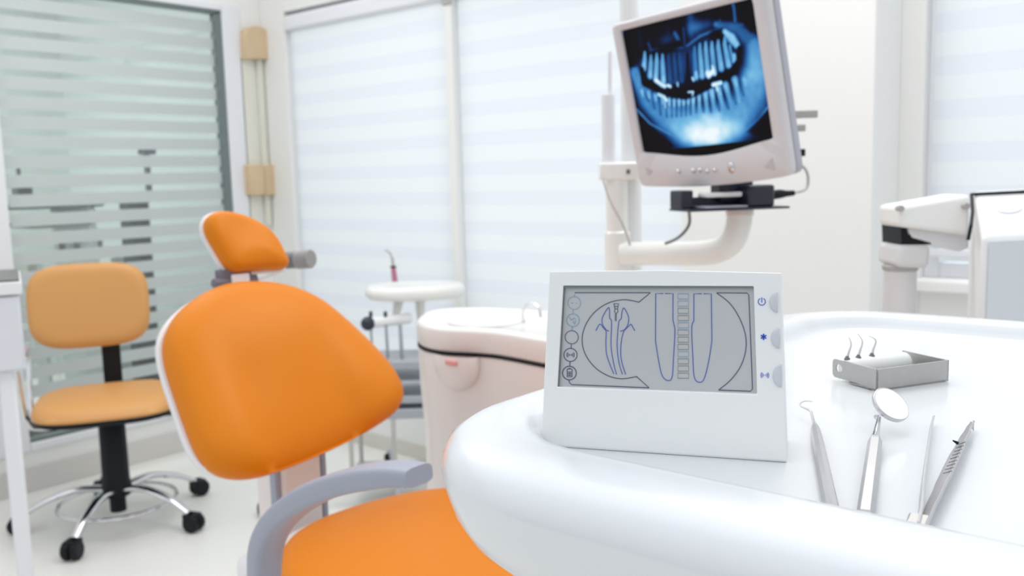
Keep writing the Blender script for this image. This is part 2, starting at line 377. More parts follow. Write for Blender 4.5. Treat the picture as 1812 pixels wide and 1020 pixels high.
for (px, py, wd, hh, m_, nm, lb) in ((38, 323, 0.075, 0.045, 'navy', 'desk_box', 'small dark rectangular box on the desk behind the glass, near the left door post'),
        (48, 286, 0.05, 0.03, 'navy', 'clip_box', 'tiny dark case behind the glass, topmost above the desk'),
        (260, 268, 0.065, 0.035, 'navy', 'wall_box', 'dark box low on the far wall above the black tower')):
    p = at(px, py, XB-0.3) if px < 100 else at(px, py, XB)
    z0 = 1.225 if nm == 'desk_box' else p.z-hh/2
    bm = B()
    if nm == 'clip_box': p.x -= 0.12
    box(bm, (p.x-0.04, p.y-wd/2, z0), (p.x+0.04, p.y+wd/2, p.z+hh/2 if nm != 'desk_box' else p.z+0.03))
    if nm == 'clip_box': box(bm, (p.x-0.01, p.y-0.008, 1.225), (p.x+0.01, p.y+0.008, p.z))
    if nm == 'wall_box': box(bm, (p.x-0.03, p.y-0.01, 1.24), (p.x+0.01, p.y+0.01, p.z))
    tag(obj(nm, bm, M[m_], bevel=0.004), lb, 'box')
for px, lb in ((110, 'small grey jar behind the glass, leftmost of the three above the tan chair'), (137, 'small grey jar behind the glass, middle of the three above the tan chair'), (170, 'small grey jar behind the glass, widest of the three above the tan chair')):
    p = at(px, 433, XB-0.3); r = 0.018 if px < 160 else 0.035
    bm = B(); lathe(bm, [(r, -0.03), (r, 0.02), (r*0.7, 0.028), (r*0.7, 0.04)], (p.x, p.y, p.z)); tag(obj('jar', bm, M['rodgrey']), lb, 'jar', 'jars behind the glass')
p = at(137, 433, XB-0.3)
t = thing('wall_shelf', 'grey-green shelf carrying jars behind the partition glass', 'shelf', (p.x, p.y, 0))
bm = B(); box(bm, (p.x-0.08, p.y-0.24, p.z-0.045), (p.x+0.06, p.y+0.24, p.z-0.03)); obj('board', bm, M['beyond'], t)
for s in (-0.23, 0.23):
    bm = B(); box(bm, (p.x-0.08, p.y+s-0.01, 0), (p.x+0.06, p.y+s+0.01, p.z-0.045)); obj('side_panel', bm, M['beyond'], t)
for (ya, yb, lb) in ((1.66, 1.86, 'short black bag behind the glass at the foot of the partition'), (1.95, 2.30, 'long black case behind the glass at the foot of the partition')):
    bm = B(); box(bm, (-4.62, ya, 0), (-4.40, yb, 0.235 if ya < 1.9 else 0.20)); tag(obj('floor_case', bm, M['dark'], bevel=0.03, seg=3), lb, 'bag')

# ---- wall hanger with wooden blocks between partition and window corner
t = thing('wooden_wall_hanger', 'tan wooden blocks on a pale strip hung on the wall beside the partition', 'wall hanger', (WX, 2.83, 1.3))
xh = WX+0.03
def wy(px, py): v = at(px, py, xh); return v
a = wy(430, 105); b = wy(478, 105); c = wy(454, 47)
ol = [(a.y, a.z), (b.y, b.z), (b.y, b.z+0.09)] + [((a.y+b.y)/2 + (b.y-a.y)/2*cos(radians(q)), b.z+0.09+(c.z-b.z-0.09)*sin(radians(q))) for q in range(15, 166, 15)] + [(a.y, a.z+0.09)]
bm = B(); prism(bm, ol, Vector((xh, 0, 0)), Y, Z, X, -0.03, 0.025); obj('rounded_block', bm, M['wood'], t, bevel=0.006)
for k in range(2):
    a = wy(435+28*k, 292); b = wy(435+28*k, 346); c = wy(461+28*k, 292)
    bm = B(); box(bm, (xh-0.03, a.y, b.z), (xh+0.03-0.012*k, c.y, a.z)); obj('wooden_block', bm, M['wood'], t, bevel=0.006)
a = wy(446, 100); b = wy(468, 400); c = wy(440, 290)
bm = B(); box(bm, (WX, c.y, b.z), (WX+0.012, c.y+0.075, a.z)); box(bm, (WX, c.y+0.095, b.z), (WX+0.02, c.y+0.13, a.z)); obj('strip', bm, M['palewood'], t, bevel=0.003)

# ------------------------------------------------------------------ foreground tray table
ZT = 1.105
tt = thing('tray_table', 'glossy white rounded tray table with raised rim holding the instruments', 'tray table', (-0.08, 0.79, 0))
def rrect(x0, x1, y0, y1, r, n=14, rs=None):
    rs = rs or (r, r, r, r); out = []
    for (cx, cy, a0, rr) in ((x1-rs[0], y1-rs[0], 0, rs[0]), (x0+rs[1], y1-rs[1], 90, rs[1]), (x0+rs[2], y0+rs[2], 180, rs[2]), (x1-rs[3], y0+rs[3], 270, rs[3])):
        out += [Vector((cx+rr*cos(radians(a0+90*k/n)), cy+rr*sin(radians(a0+90*k/n)))) for k in range(n+1)]
    return out
def shrink(o, d):
    n = len(o); res = []
    for i in range(n):
        e = (o[(i+1) % n]-o[i-1]).normalized(); res.append(o[i] + Vector((-e.y, e.x))*d)
    return res
ol = resample(rrect(-0.487, 0.42, 0.400, 1.185, 0.15), 180)
prof = [(0.14, -0.088), (0.10, -0.090), (0.075, -0.088), (0.052, -0.081), (0.033, -0.070), (0.018, -0.056), (0.0085, -0.041), (0.003, -0.025), (0.0, -0.010), (0.0015, -0.001), (0.006, 0.007), (0.014, 0.0125), (0.026, 0.0155), (0.042, 0.0175), (0.056, 0.018), (0.064, 0.0168), (0.069, 0.0135), (0.073, 0.008), (0.077, 0.003), (0.081, 0.0007), (0.086, 0.0)]
bm = B()
rings(bm, [[Vector((p.x, p.y, ZT+h)) for p in shrink(ol, d)] for d, h in prof]); obj('tray', bm, M['tray'], tt, angle=60)
bm = B(); lathe(bm, [(0.045, 0.03), (0.045, ZT-0.087)], (0.02, 0.85, 0)); obj('column', bm, M['white'], tt)
bm = B(); lathe(bm, [(0.24, 0.0), (0.24, 0.02), (0.2, 0.035), (0.05, 0.04)], (0.02, 0.85, 0)); obj('base', bm, M['white'], tt)

# ------------------------------------------------------------------ apex locator
q = [-0.316779626, 0.53212002, 0.38755453, 0.11424684, 0.17120959, 0.16080543, 0.1275052]
du = Vector((cos(q[2]), sin(q[2]), 0)); db = Vector((-sin(q[2]), cos(q[2]), 0)); dup_ = Z*cos(q[3]) + db*sin(q[3]); DO = Vector((q[0], q[1], ZT))
dn = du.cross(dup_)     # faces the viewer
dn.normalize()
dev = thing('apex_locator', 'white tabletop apex locator with a grey graphic display and three side buttons', 'dental device', DO)
wb, wt, hh = q[4], q[5], q[6]
def LP(px, py, lift=0.0): v = onp(px, py, DO, dn) - DO; return Vector((v.dot(du), v.dot(dup_)))
bm = B()
def DP(u, v, dpt=0.0): return DO + du*u + dup_*v - dn*dpt
def hw(v): return (wb + (wt-wb)*v/hh)/2
lc = [(-0.0735, 0.0442), (0.0655, 0.0456), (0.0624, 0.1183), (-0.0698, 0.1172)]
o_bl, o_br, o_tr, o_tl = DP(-hw(0.03), 0.030), DP(hw(0.03), 0.030), DP(hw(hh), hh), DP(-hw(hh), hh)
V = bm.verts.new
top_mid = V(DP(0, hh+0.0015)); O4 = [V(o_bl), V(o_br), V(o_tr), V(o_tl)]
I4 = [V(DP(*c)) for c in lc]; D4 = [V(DP(c[0], c[1], 0.0035)) for c in lc]
bm.faces.new((O4[0], O4[1], I4[1], I4[0])); bm.faces.new((O4[1], O4[2], I4[2], I4[1])); bm.faces.new((O4[2], top_mid, O4[3], I4[3], I4[2])); bm.faces.new((O4[3], O4[0], I4[0], I4[3]))
for i in range(4): j = (i+1) % 4; bm.faces.new((I4[i], I4[j], D4[j], D4[i]))
bm.faces.new(D4)
# curved chin and rounded-over foot, then back shell
secs = [(0.030, 0.0, 1), (0.020, 0.0, 1), (0.010, 0.0003, 1), (0.0015, 0.0008, 1)]
prev = [O4[0], O4[1]]
for v, d, _ in secs[1:]:
    cur = [V(DP(-hw(v), v, d)), V(DP(hw(v), v, d))]; bm.faces.new((prev[0], cur[0], cur[1], prev[1])); prev = cur
fl = [V(Vector((*(DO + du*s*wb*0.497 + db*0.0022).xy, ZT))) for s in (-1, 1)]; bm.faces.new((prev[0], fl[0], fl[1], prev[1])); 
left_chain = [O4[0]]; 
bk = [V(Vector((*(DO + du*s*wb*0.497 + db*0.055).xy, ZT))) for s in (-1, 1)]
bm.faces.new((fl[0], bk[0], bk[1], fl[1]))
bt = [V(DP(-hw(hh), hh-0.002, 0.022)), V(DP(hw(hh), hh-0.002, 0.022))]; btm = V(DP(0, hh-0.0005, 0.022))
bm.faces.new((bk[0], bt[0], btm, bt[1], bk[1]))
bm.faces.new((O4[3], top_mid, btm, bt[0])); bm.faces.new((top_mid, O4[2], bt[1], btm))
bmesh.ops.holes_fill(bm, edges=[e for e in bm.edges if e.is_boundary], sides=0)
body = obj('housing', bm, M['device'], dev, smooth=False, bevel=0.0016, seg=3)
bm = B(); cx = [Vector(c) for c in lc]
fr = DO - dn*0.0033
box_pts = [V for V in []]
rings(bm, [[fr + du*c.x + dup_*c.y - dn*0.0005 for c in cx], [fr + du*c.x + dup_*c.y + dn*0.0004 for c in cx]])
lcd = obj('display', bm, M['lcd'], dev, smooth=False)
LO = fr + dn*0.0004
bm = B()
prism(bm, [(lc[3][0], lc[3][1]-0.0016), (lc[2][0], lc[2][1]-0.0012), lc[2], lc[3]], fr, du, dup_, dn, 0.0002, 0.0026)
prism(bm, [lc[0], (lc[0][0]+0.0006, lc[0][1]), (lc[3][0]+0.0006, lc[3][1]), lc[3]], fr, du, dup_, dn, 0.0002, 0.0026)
obj('display_recess_shade', bm, M['gasket'], dev, smooth=False)  # dark strips painting the recess shadow along the display's top and left
# polylines traced in two close-ups of the display (close-up scale 1020/220)
A1 = lambda x, y: LPL(960 + x*220/1020, 480 + y*220/1020)
A2 = lambda x, y: LPL(1140 + x*220/1020, 500 + y*220/1020)
def LPL(px, py): v = onp(px, py, LO, dn) - LO; return Vector((v.dot(du), v.dot(dup_)))
def lines(name, polys, m_, wd=0.00055, parent=lcd, O=LO, hgt=0.0003):
    bm = B()
    for pl in polys:
        cl = False
        if pl and pl[0] == 'c': cl = True; pl = pl[1:]
        ribbon(bm, pl, O, du, dup_, dn, wd, hgt, cl)
    return obj(name, bm, m_, parent, smooth=False)
s3 = lambda pts, per=6: [Vector(p[:2]) for p in spline([Vector((p[0], p[1], 0)) for p in pts], per)]
big = [A1(265, 178), A1(885, 178), A1(790, 255)] + s3([A1(*p) for p in ((790, 255), (670, 235), (540, 262), (430, 335), (355, 440), (325, 560), (350, 680), (430, 790), (540, 860), (650, 884), (772, 866))]) + [A1(772, 866), A1(875, 958), A1(240, 932), A1(222, 918), A1(217, 893)]
right = [A2(595, 88)] + s3([A2(*p) for p in ((595, 88), (700, 170), (780, 290), (830, 430), (832, 560), (790, 690), (710, 800), (610, 884))]) + [A2(870, 893), A2(888, 875), A2(876, 550), A2(858, 105), A2(845, 88), A2(595, 86)]
lines('frame_graphic', [big], M['lcdline'], 0.00062); lines('frame_graphic', [right], M['lcdline'], 0.00062)
tooth1 = [A2(155, 92), A2(94, 92), A2(92, 480)] + s3([A2(*p) for p in ((92, 480), (125, 680), (150, 770), (190, 805), (228, 780), (240, 620), (252, 410), (245, 350), (235, 310))]) + [A2(236, 92), A2(172, 92)]
tooth2 = [A2(470, 94), A2(407, 94), A2(407, 315)] + s3([A2(*p) for p in ((407, 315), (390, 375), (398, 600), (410, 775), (450, 820), (492, 790), (530, 640), (555, 480))]) + [A2(550, 94), A2(487, 94)]
tr = [s3([A1(*p) for p in ((585, 845), (530, 700), (520, 600), (521, 490), (493, 440), (492, 380), (540, 300), (550, 330), (551, 385), (567, 420), (562, 600), (580, 740), (607, 848))]),
      s3([A1(*p) for p in ((655, 848), (625, 740), (612, 600), (625, 425), (645, 390), (653, 330), (670, 305), (705, 375), (700, 440), (665, 500), (645, 590), (645, 720), (682, 850))]),
      s3([A1(*p) for p in ((437, 490), (462, 445), (478, 438), (510, 478), (545, 492))]), s3([A1(*p) for p in ((757, 490), (735, 450), (722, 438), (680, 478), (637, 495))])]
lines('tooth_graphic', [tooth1, tooth2] + tr, M['lcdblue'], 0.0006)
fl_ = [[A1(585, 268), A1(625, 268), A1(615, 310), A1(620, 335), A1(605, 348), A1(590, 335), A1(595, 310), A1(585, 268)], [A1(590, 290), A1(620, 290)], [A1(594, 310), A1(616, 310)]] + [[A1(594, 352+9*k), A1(608, 352+9*k)] for k in range(7)]
lines('file_graphic', fl_, M['lcdline'], 0.0005)
def circ(cx_, cy_, r): return ['c'] + [A1(cx_ + r*cos(2*pi*k/30), cy_ + r*sin(2*pi*k/30)) for k in range(30)]
lines('circle_icon', [circ(260, 262, 52), [A1(262, 190), A1(262, 210)], [A1(238, 262), A1(250, 262)], [A1(272, 262), A1(284, 262)], [A1(252, 315), A1(250, 350)]], M['lcdpale'], 0.00045)
lines('circle_icon', [circ(250, 403, 52), [A1(220, 378), A1(235, 402), A1(258, 385), A1(272, 398)], [A1(250, 412), A1(262, 436), A1(272, 408)], [A1(244, 455), A1(241, 490)]], M['lcdpale'], 0.0007)
lines('circle_icon', [circ(240, 543, 54), [A1(237, 598), A1(234, 634)]], M['lcdline'], 0.0005)
lines('circle_icon', [circ(230, 688, 54), [A1(227, 742), A1(224, 780)], [A1(224, 688), A1(236, 688)]] + [[A1(230+sg*r*cos(radians(a)), 688+r*sin(radians(a))) for a in (-40, -20, 0, 20, 40)] for sg in (-1, 1) for r in (16, 30)], M['lcdline'], 0.0006)
lines('circle_icon', [circ(221, 837, 56), ['c', A1(203, 805), A1(242, 805), A1(242, 868), A1(203, 868)], [A1(213, 800), A1(232, 800)]] + [[A1(211, 830+13*k), A1(234, 830+13*k)] for k in range(3)], M['lcdline'], 0.0007)
for k in range(12):
    y0 = 94+58.6*k*1.01; x0, x1 = 276, 364
    lines('scale_segment', [['c', A2(x0, y0), A2(x1, y0), A2(x1, y0+42), A2(x0, y0+42)]], M['lcdfaint'] if k not in (0, 1, 4, 8) else M['lcdpale'], 0.0005)
# three half-moon buttons and the printed signs beside them
S = 5.1; A3 = lambda x, y: LP(1320 + x/S, 500 + y/S)
for (x0, x1, y0, y1) in ((210, 290, 90, 272), (225, 308, 413, 597), (240, 325, 742, 946)):
    cy_ = (y0+y1)/2; pts = [A3(x1-3, y1), A3(x1, (y0+y1)/2), A3(x1-6, y0)] + [A3(x1-6-(x1-x0-6)*sin(radians(a)), cy_-(y1-y0)/2*cos(radians(a))) for a in range(12, 180, 12)]
    bm = B(); c_ = sum(pts, Vector((0, 0)))/len(pts)
    cushion(bm, pts, DO, du, dup_, dn, [(0.0, -0.001), (0.0, 0.0008), (0.0006, 0.0016)], 0.0004, 3); obj('button', bm, M['btn'], dev, angle=50)
pw = [[A3(143, 137), A3(143, 182)], [A3(143+32*sin(radians(a)), 174-32*cos(radians(a))) for a in range(28, 333, 8)]]
lines('power_sign', pw, M['ink'], 0.00052, dev, DO)
ast = [[A3(159-28*cos(radians(a)), 492-28*sin(radians(a))), A3(159+28*cos(radians(a)), 492+28*sin(radians(a)))] for a in (30, 90, 150)]
lines('asterisk_sign', ast, M['ink'], 0.00095, dev, DO)
rs_ = [[A3(165, 838), A3(175, 838)]] + [[A3(170+sg*r*cos(radians(a)), 838+r*sin(radians(a))) for a in range(-44, 45, 11)] for sg in (-1, 1) for r in (15, 26, 37)]
lines('signal_sign', rs_, M['ink'], 0.0003, dev, DO)

# ------------------------------------------------------------------ instruments on the tray
def hexrod(bm, p0, p1, r, n=8, taper=None, flat=1.0):
    d = (p1-p0)
    fr_ = taper or [(0, 0.6), (0.01, 1), (0.93, 1), (0.97, 0.8), (1, 0.45)]
    tube(bm, [p0 + d*t for t, _ in fr_], [r*s for _, s in fr_], n, flat=flat)
def to_rim(a, b, y=0.486): return b + (a-b)*((y-b.y)/(a.y-b.y))   # keep instruments clear of the raised rim
# explorer
p0 = onz(1478, 925, ZT+0.006); p1 = onz(1441, 747, ZT+0.006)
p0 = Vector((p0.x, p0.y, ZT+0.0045)); p1 = Vector((p1.x, p1.y, ZT+0.0045)); p0 = to_rim(p0, p1)
t = thing('dental_explorer', 'steel explorer with a fine hooked tip, nearest to the apex locator', 'dental instrument', p0)
bm = B(); hexrod(bm, p0, p1, 0.0042, 8, [(0, 0.9), (0.01, 1), (0.75, 0.95), (0.90, 0.85), (0.96, 0.6), (1, 0.35)]); obj('handle', bm, M['steel'], t, angle=25)
hk = [p1] + [onz(x, y, ZT+z) for x, y, z in ((1437, 737, .006), (1434, 728, .0075), (1425, 723, .009), (1417, 719, .010), (1417, 713.5, .010), (1425, 710.5, .009), (1437, 711, .007))]
bm = B(); sp = spline(hk, 5); tube(bm, sp, [0.0013*(1-0.75*i/(len(sp)-1)) for i in range(len(sp))], 8); obj('hook', bm, M['steel'], t)
# mouth mirror
p0 = onz(1529, 930, ZT+0.005); p1 = onz(1549, 778, ZT+0.005); p0.z = p1.z = ZT+0.0055; p0 = to_rim(p0, p1)
t = thing('mouth_mirror', 'steel mouth mirror with a round tilted glass, standing before the tip holder', 'dental instrument', p0)
bm = B(); hexrod(bm, p0, p1, 0.0048, 6, [(0, 1), (0.93, 1), (0.97, 0.95), (1, 0.7)]); obj('handle', bm, M['steel'], t, angle=25)
q1 = onz(1556, 738, ZT+0.012); hc = onz(1576.5, 716, ZT+0.020)
dvec = (hc-CAM).normalized(); mn = (-dvec*0.70 + (RT*0.74 + UP*0.67).normalized()*0.71).normalized()
bm = B(); tube(bm, spline([p1, p1.lerp(q1, 0.4)+Z*0.001, q1], 6), [0.0036, 0.0034, 0.0030, 0.0027, 0.0024, 0.0022, 0.0021, 0.002, 0.0019, 0.0018, 0.0017, 0.0016, 0.0015], 12); obj('neck', bm, M['chrome'], t)
R_ = 0.0144
bm = B(); lathe(bm, [(R_*0.9, -0.0032), (R_*0.98, -0.0024), (R_, -0.001), (R_, 0.0006), (R_*0.965, 0.0011), (R_*0.93, 0.0008)], hc, mn, 48); obj('mirror_rim', bm, M['steel'], t, angle=60)
bm = B(); lathe(bm, [(R_*0.925, 0.0006), (R_*0.925, 0.00095)], hc, mn, 48); obj('mirror_glass', bm, M['mirror'], t, angle=30)
bm = B(); rim = hc - RT*0.0098*1.0 - UP*0.0088 - mn*0.0015; tube(bm, [q1, rim], [0.0015, 0.0022], 10); obj('neck_joint', bm, M['steel'], t)
# tweezers: two sprung arms joined at the near end
j = onz(1622, 936, ZT+0.004); j.z = ZT+0.0045
t = thing('dental_tweezers', 'open steel tweezers, rightmost instrument on the tray', 'tweezers', j)
def strip(bm, path, wds, th, lean):
    out = []
    for i, p in enumerate(path):
        d = (path[min(i+1, len(path)-1)] - path[max(i-1, 0)]).normalized(); s = d.cross(Z).normalized()
        wv = (Z*cos(lean) + s*sin(lean)); nv = d.cross(wv).normalized()
        out.append([p + wv*wds[i]/2*a + nv*th/2*b for a, b in ((-1, -1), (1, -1), (1, 1), (-1, 1))])
    rings(bm, out)
zz = ZT+0.0055
L1 = [onz(x, y, zz) for x, y in ((1620, 948), (1629, 905), (1633, 860), (1639, 815), (1645, 775), (1649, 750), (1652, 739))]
L1[0] = to_rim(L1[0], L1[1])
bm = B(); strip(bm, spline(L1, 4), [0.0075]*8+[0.0062]*6+[0.005]*6+[0.0035]*5, 0.0016, radians(12)); obj('arm', bm, M['steel'], t, smooth=False, bevel=0.0003)
L2 = [onz(x, y, zz) for x, y in ((1625, 948), (1646, 900), (1664, 862), (1681, 825), (1698, 790), (1712, 763), (1721, 747))]
L2[0] = to_rim(L2[0], L2[1])
bm = B(); strip(bm, spline(L2, 4), [0.0078]*5+[0.009]*4+[0.0108]*7+[0.0082]*4+[0.0055]*3+[0.0032]*2, 0.0018, radians(48)); obj('arm', bm, M['steel'], t, smooth=False, bevel=0.0003)
bm = B(); a_ = onz(1721, 747, zz+0.001); b_ = onz(1722.5, 762, zz-0.001); tube(bm, [a_, b_], [0.0011, 0.0004], 8); obj('bent_tip', bm, M['steel'], t)
bm = B(); tube(bm, [onz(1695, 785, zz+0.002), onz(1686, 780, zz+0.004)], [0.0012, 0.0004], 8); obj('guide_pin', bm, M['dark'], t)
bm = B(); box(bm, (-0.0055, -0.010, -0.0036), (0.0055, 0.007, 0.0036), Matrix.Translation(onz(1625, 928, ZT+0.0045)) @ Matrix.Rotation(atan2((L2[1]-L2[0]).y+(L1[1]-L1[0]).y, (L2[1]-L2[0]).x+(L1[1]-L1[0]).x)-pi/2, 4, 'Z')); obj('joint', bm, M['boxsteel'], t, bevel=0.0012)
bm = B()
for k in range(9):
    c_ = onz(1676+3.1*k, 836-6.4*k, zz+0.0032); d_ = (L2[4]-L2[3]).normalized(); s_ = d_.cross(Z).normalized()
    tube(bm, [c_ - s_*0.0022 - Z*0.0012, c_ + s_*0.0026 + Z*0.0012], 0.00028, 6)
obj('grip_ridge', bm, M['rodgrey'], t)

# tip holder: bent sheet-steel stand with three scaler tips in a white block
A_ = onz(1551.5, 694, ZT); Bp = onz(1678, 676, ZT); Lp = onz(1471, 672, ZT)
eR = (Bp-A_); lenR = eR.length; eR.normalize(); eL = Vector((-eR.y, eR.x, 0)); lenL = (Lp-A_).dot(eL)
if lenL < 0: eL = -eL; lenL = -lenL
hb = 0.020
t = thing('tip_holder', 'bent sheet-steel holder with a round hole and a white cylindrical block', 'instrument holder', A_)
th = 0.0012
def HB(a, b, c_): return A_ + eR*a + eL*b + Z*c_
def slab(bm, f):
    bm2 = f
bm = B()
# near-right long side
prism(bm, [(0, 0), (lenR-0.004, 0), (lenR, 0.004), (lenR, hb), (0, hb)], A_, eR, Z, eL, 0, th)
# left side with a hole
Ls = lenL
outer = [(0.0, 0.0)] + [(Ls*0.22, 0.0), (Ls*0.27, 0.0028), (Ls-0.004, 0.0028)] + [(Ls-0.004+0.004*sin(radians(a)), 0.0068-0.004*cos(radians(a))) for a in (30, 60, 90)] + [(Ls-0.003+0.003*cos(radians(a)), hb-0.003+0.003*sin(radians(a))) for a in (0, 30, 60, 90)] + [(0.0, hb)]
hcx, hcy, hr = Ls-0.0085, hb*0.60, 0.0040
oo = resample([Vector((p[0], p[1])) for p in outer], 64)
oo = sorted(oo, key=lambda p: atan2(p.y-hcy, p.x-hcx))
holes = [Vector((hcx+hr*cos(atan2(p.y-hcy, p.x-hcx)), hcy+hr*sin(atan2(p.y-hcy, p.x-hcx)))) for p in oo]
def PL(p, d): return A_ + eL*p.x + Z*p.y + eR*d
rings(bm, [[PL(p, 0) for p in holes], [PL(p, 0) for p in oo], [PL(p, th) for p in oo], [PL(p, th) for p in holes], [PL(p, 0) for p in holes]], False, False)
# far side
prism(bm, [(0, 0.001), (Ls*0.98, 0.001), (Ls*0.98, hb-0.004), (Ls*0.96, hb), (0, hb)], A_+eR*(lenR-th), eL, Z, eR, 0, th)
# base plate
box(bm, (0, 0, 0.0008), (lenR, Ls*0.62, 0.002), Matrix(((eR.x, eL.x, 0, A_.x), (eR.y, eL.y, 0, A_.y), (0, 0, 1, A_.z), (0, 0, 0, 1))))
obj('bracket', bm, M['boxsteel'], t, smooth=False)
cr = 0.0095; cb = 0.042; cz = cr+0.0024
bm = B(); lathe(bm, [(cr*0.8, 0), (cr*0.95, 0.0012), (cr, 0.003), (cr, 0.070), (cr*0.96, 0.072), (cr*0.85, 0.0732)], HB(th+0.0002, cb, cz), eR, 40); obj('holder_block', bm, M['white'], t, angle=60)
for k, (x0, y0, x1, y1, lb) in enumerate(((1499, 637, 1501, 597, 'curved steel scaler tip in the holder, nearest its drilled end'), (1522, 635, 1521, 592, 'curved steel scaler tip in the holder, middle of the three'), (1547, 632, 1544, 595, 'curved steel scaler tip in the holder, nearest its open middle'))):
    aa = 0.010 + 0.0115*k
    # foot where the ray of the seen foot meets the top of the block
    base = HB((0.0045, 0.0175, 0.0335)[k], cb, cz+cr-0.0006)
    dpt = (base-CAM).dot(FW)
    def pp(px, py): return dep(px, py, dpt)
    b0 = proj(base); ox, oy = b0[0]-x0, b0[1]-y0
    pts = [base+Z*0.0012] + [pp(x+ox, y+oy) for x, y in (((x0+1, y0-6), (x0+4, y0-16), (x0+7, y0-25), (x0+6, y0-33), (x1, y1)) if k < 2 else ((x0+1, y0-5), (x0+3, y0-14), (x0+7, y0-25), (x0+5, y0-31), (x1-3, y1)))]
    t2 = thing('scaler_tip', lb, 'scaler tip', base, 'scaler tips in the steel holder')
    bm = B(); sp = spline(pts, 5); tube(bm, sp, [0.0012*(1-0.8*(i/(len(sp)-1))**1.3) for i in range(len(sp))], 8); obj('curved_tip', bm, M['steel'], t2)
    bm = B(); lathe(bm, [(0.0026, 0), (0.0028, 0.0008), (0.0017, 0.0022), (0.0013, 0.0034)], base, Z, 16); obj('collar', bm, M['rodgrey'], t2)

# ------------------------------------------------------------------ dental chair
ch = thing('dental_chair', 'orange dental patient chair with white shell and grey curved armrest', 'dental chair', (-1.45, 1.14, 0))
T38 = radians(38); bn = Vector((cos(T38), 0, sin(T38))); bu = Vector((-sin(T38), 0, cos(T38))); BP = Vector((-1.4471, 1.0978, 0.76))
tr_ = [(440, 496), (500, 501), (560, 523), (610, 562), (660, 610), (695, 650), (714, 680), (719, 700), (712, 720), (680, 744), (620, 777), (560, 804), (500, 827), (450, 840), (400, 838), (365, 815), (343, 770), (318, 700), (298, 640), (292, 600), (301, 570), (325, 540), (365, 512), (400, 500)]
o2 = []
for x, y in tr_:
    v = onp(x, y, BP, bn) - BP; o2.append(Vector((v.y, v.dot(bu))))
o2 = [Vector(p[:2]) for p in smooth_closed([Vector((p[0], p[1], 0)) for p in resample([Vector((p.x, p.y, 0)) for p in spline([Vector((p.x, p.y, 0)) for p in o2], 6, True)], 110)], 6)]
c2 = sum(o2, Vector((0, 0)))/len(o2)
def backshape(x, y):
    dx = abs(x-c2.x+0.01); t = max(0, min(1, (0.165-dx)/0.075)); e = max(0, min(1, (0.14-(y-c2.y))/0.22)); return -0.026*t*t*(3-2*t)*e*e*(3-2*e)
bm = B(); cushion(bm, o2, BP, Y, bu, bn, [(0.05, -0.040), (0.012, -0.040), (0.002, -0.030), (0.0, -0.012), (0.006, 0.006), (0.02, 0.020), (0.045, 0.030)], 0.020, 12, backshape, c2)
obj('backrest', bm, M['orange'], ch, angle=60)
bm = B(); cushion(bm, [p+Vector((-0.012, 0.008)) for p in inset(o2, 0.008, c2)], BP, Y, bu, -bn, [(0.03, 0.026), (0.0, 0.028), (-0.002, 0.038), (0.004, 0.050), (0.02, 0.064), (0.05, 0.076)], 0.02, 6, None, c2); obj('backrest_shell', bm, M['shell'], ch, angle=60)
# headrest
T15 = radians(22); ya = radians(0)
hn = Vector((cos(T15), 0, sin(T15))); hu = Vector((-sin(T15), 0, cos(T15))); HP = Vector((-1.75, 1.19, 1.12))
hd = [(366, 392), (375, 377), (400, 371), (440, 380), (474, 399), (495, 425), (506, 450), (514, 467), (506, 474), (480, 475), (440, 478), (420, 480), (406, 472), (386, 440), (370, 412)]
h2 = []
for x, y in hd:
    v = onp(x, y, HP, hn) - HP; h2.append(Vector((v.y, v.dot(hu), 0)))
h2 = [Vector(p[:2]) for p in smooth_closed(resample(spline(h2, 6, True), 80), 3)]
hc2 = sum(h2, Vector((0, 0)))/len(h2)
bm = B(); cushion(bm, h2, HP, Y, hu, hn, [(0.03, -0.03), (0.008, -0.03), (0.001, -0.022), (0.0, -0.008), (0.005, 0.006), (0.015, 0.014)], 0.012, 9, lambda x, y: -0.016*math.exp(-((x-hc2.x)/0.06)**2-((y-hc2.y-0.03)/0.05)**2), hc2)
obj('headrest', bm, M['orange'], ch, angle=60)
bm = B(); cushion(bm, inset(h2, -0.003, hc2), HP, Y, hu, -hn, [(0.01, 0.018), (-0.002, 0.022), (0.0, 0.032), (0.015, 0.042)], 0.012, 5, None, hc2); obj('headrest_shell', bm, M['shell'], ch, angle=60)
nb = onp(428, 490, HP, hn)
bm = B(); box(bm, (-0.012, -0.04, -0.02), (0.012, 0.04, 0.03), Matrix.Translation(nb - hn*0.035)); cyl(bm, nb-hn*0.03-Y*0.055, nb-hn*0.03+Y*0.055, 0.011); obj('neck_bracket', bm, M['greyrub'], ch, bevel=0.003)
bm = B(); box(bm, (-0.004, -0.022, -0.012), (0.006, 0.022, 0.012), Matrix.Translation(nb - hn*0.018 + Y*0.006)); obj('neck_slide', bm, M['shell'], ch, bevel=0.003)
# grey round handle beyond the headrest
ka = dep(497, 462, 2.26); kb = dep(551, 458, 2.22)
bm = B(); lathe(bm, [(0.018, 0), (0.021, 0.002), (0.021, (kb-ka).length*0.55)], ka, kb-ka, 28); obj('handle_grip', bm, M['rodgrey'], ch)
bm = B(); L_ = (kb-ka).length; lathe(bm, [(0.021, L_*0.56), (0.0235, L_*0.58), (0.0235, L_-0.004), (0.021, L_)], ka, kb-ka, 28); obj('handle_cap', bm, M['handlecap'], ch)
bm = B(); tube(bm, [nb-hn*0.05, dep(470, 480, 2.25), dep(500, 468, 2.26)], [0.016, 0.018, 0.018], 14); obj('handle_arm', bm, M['shell'], ch)
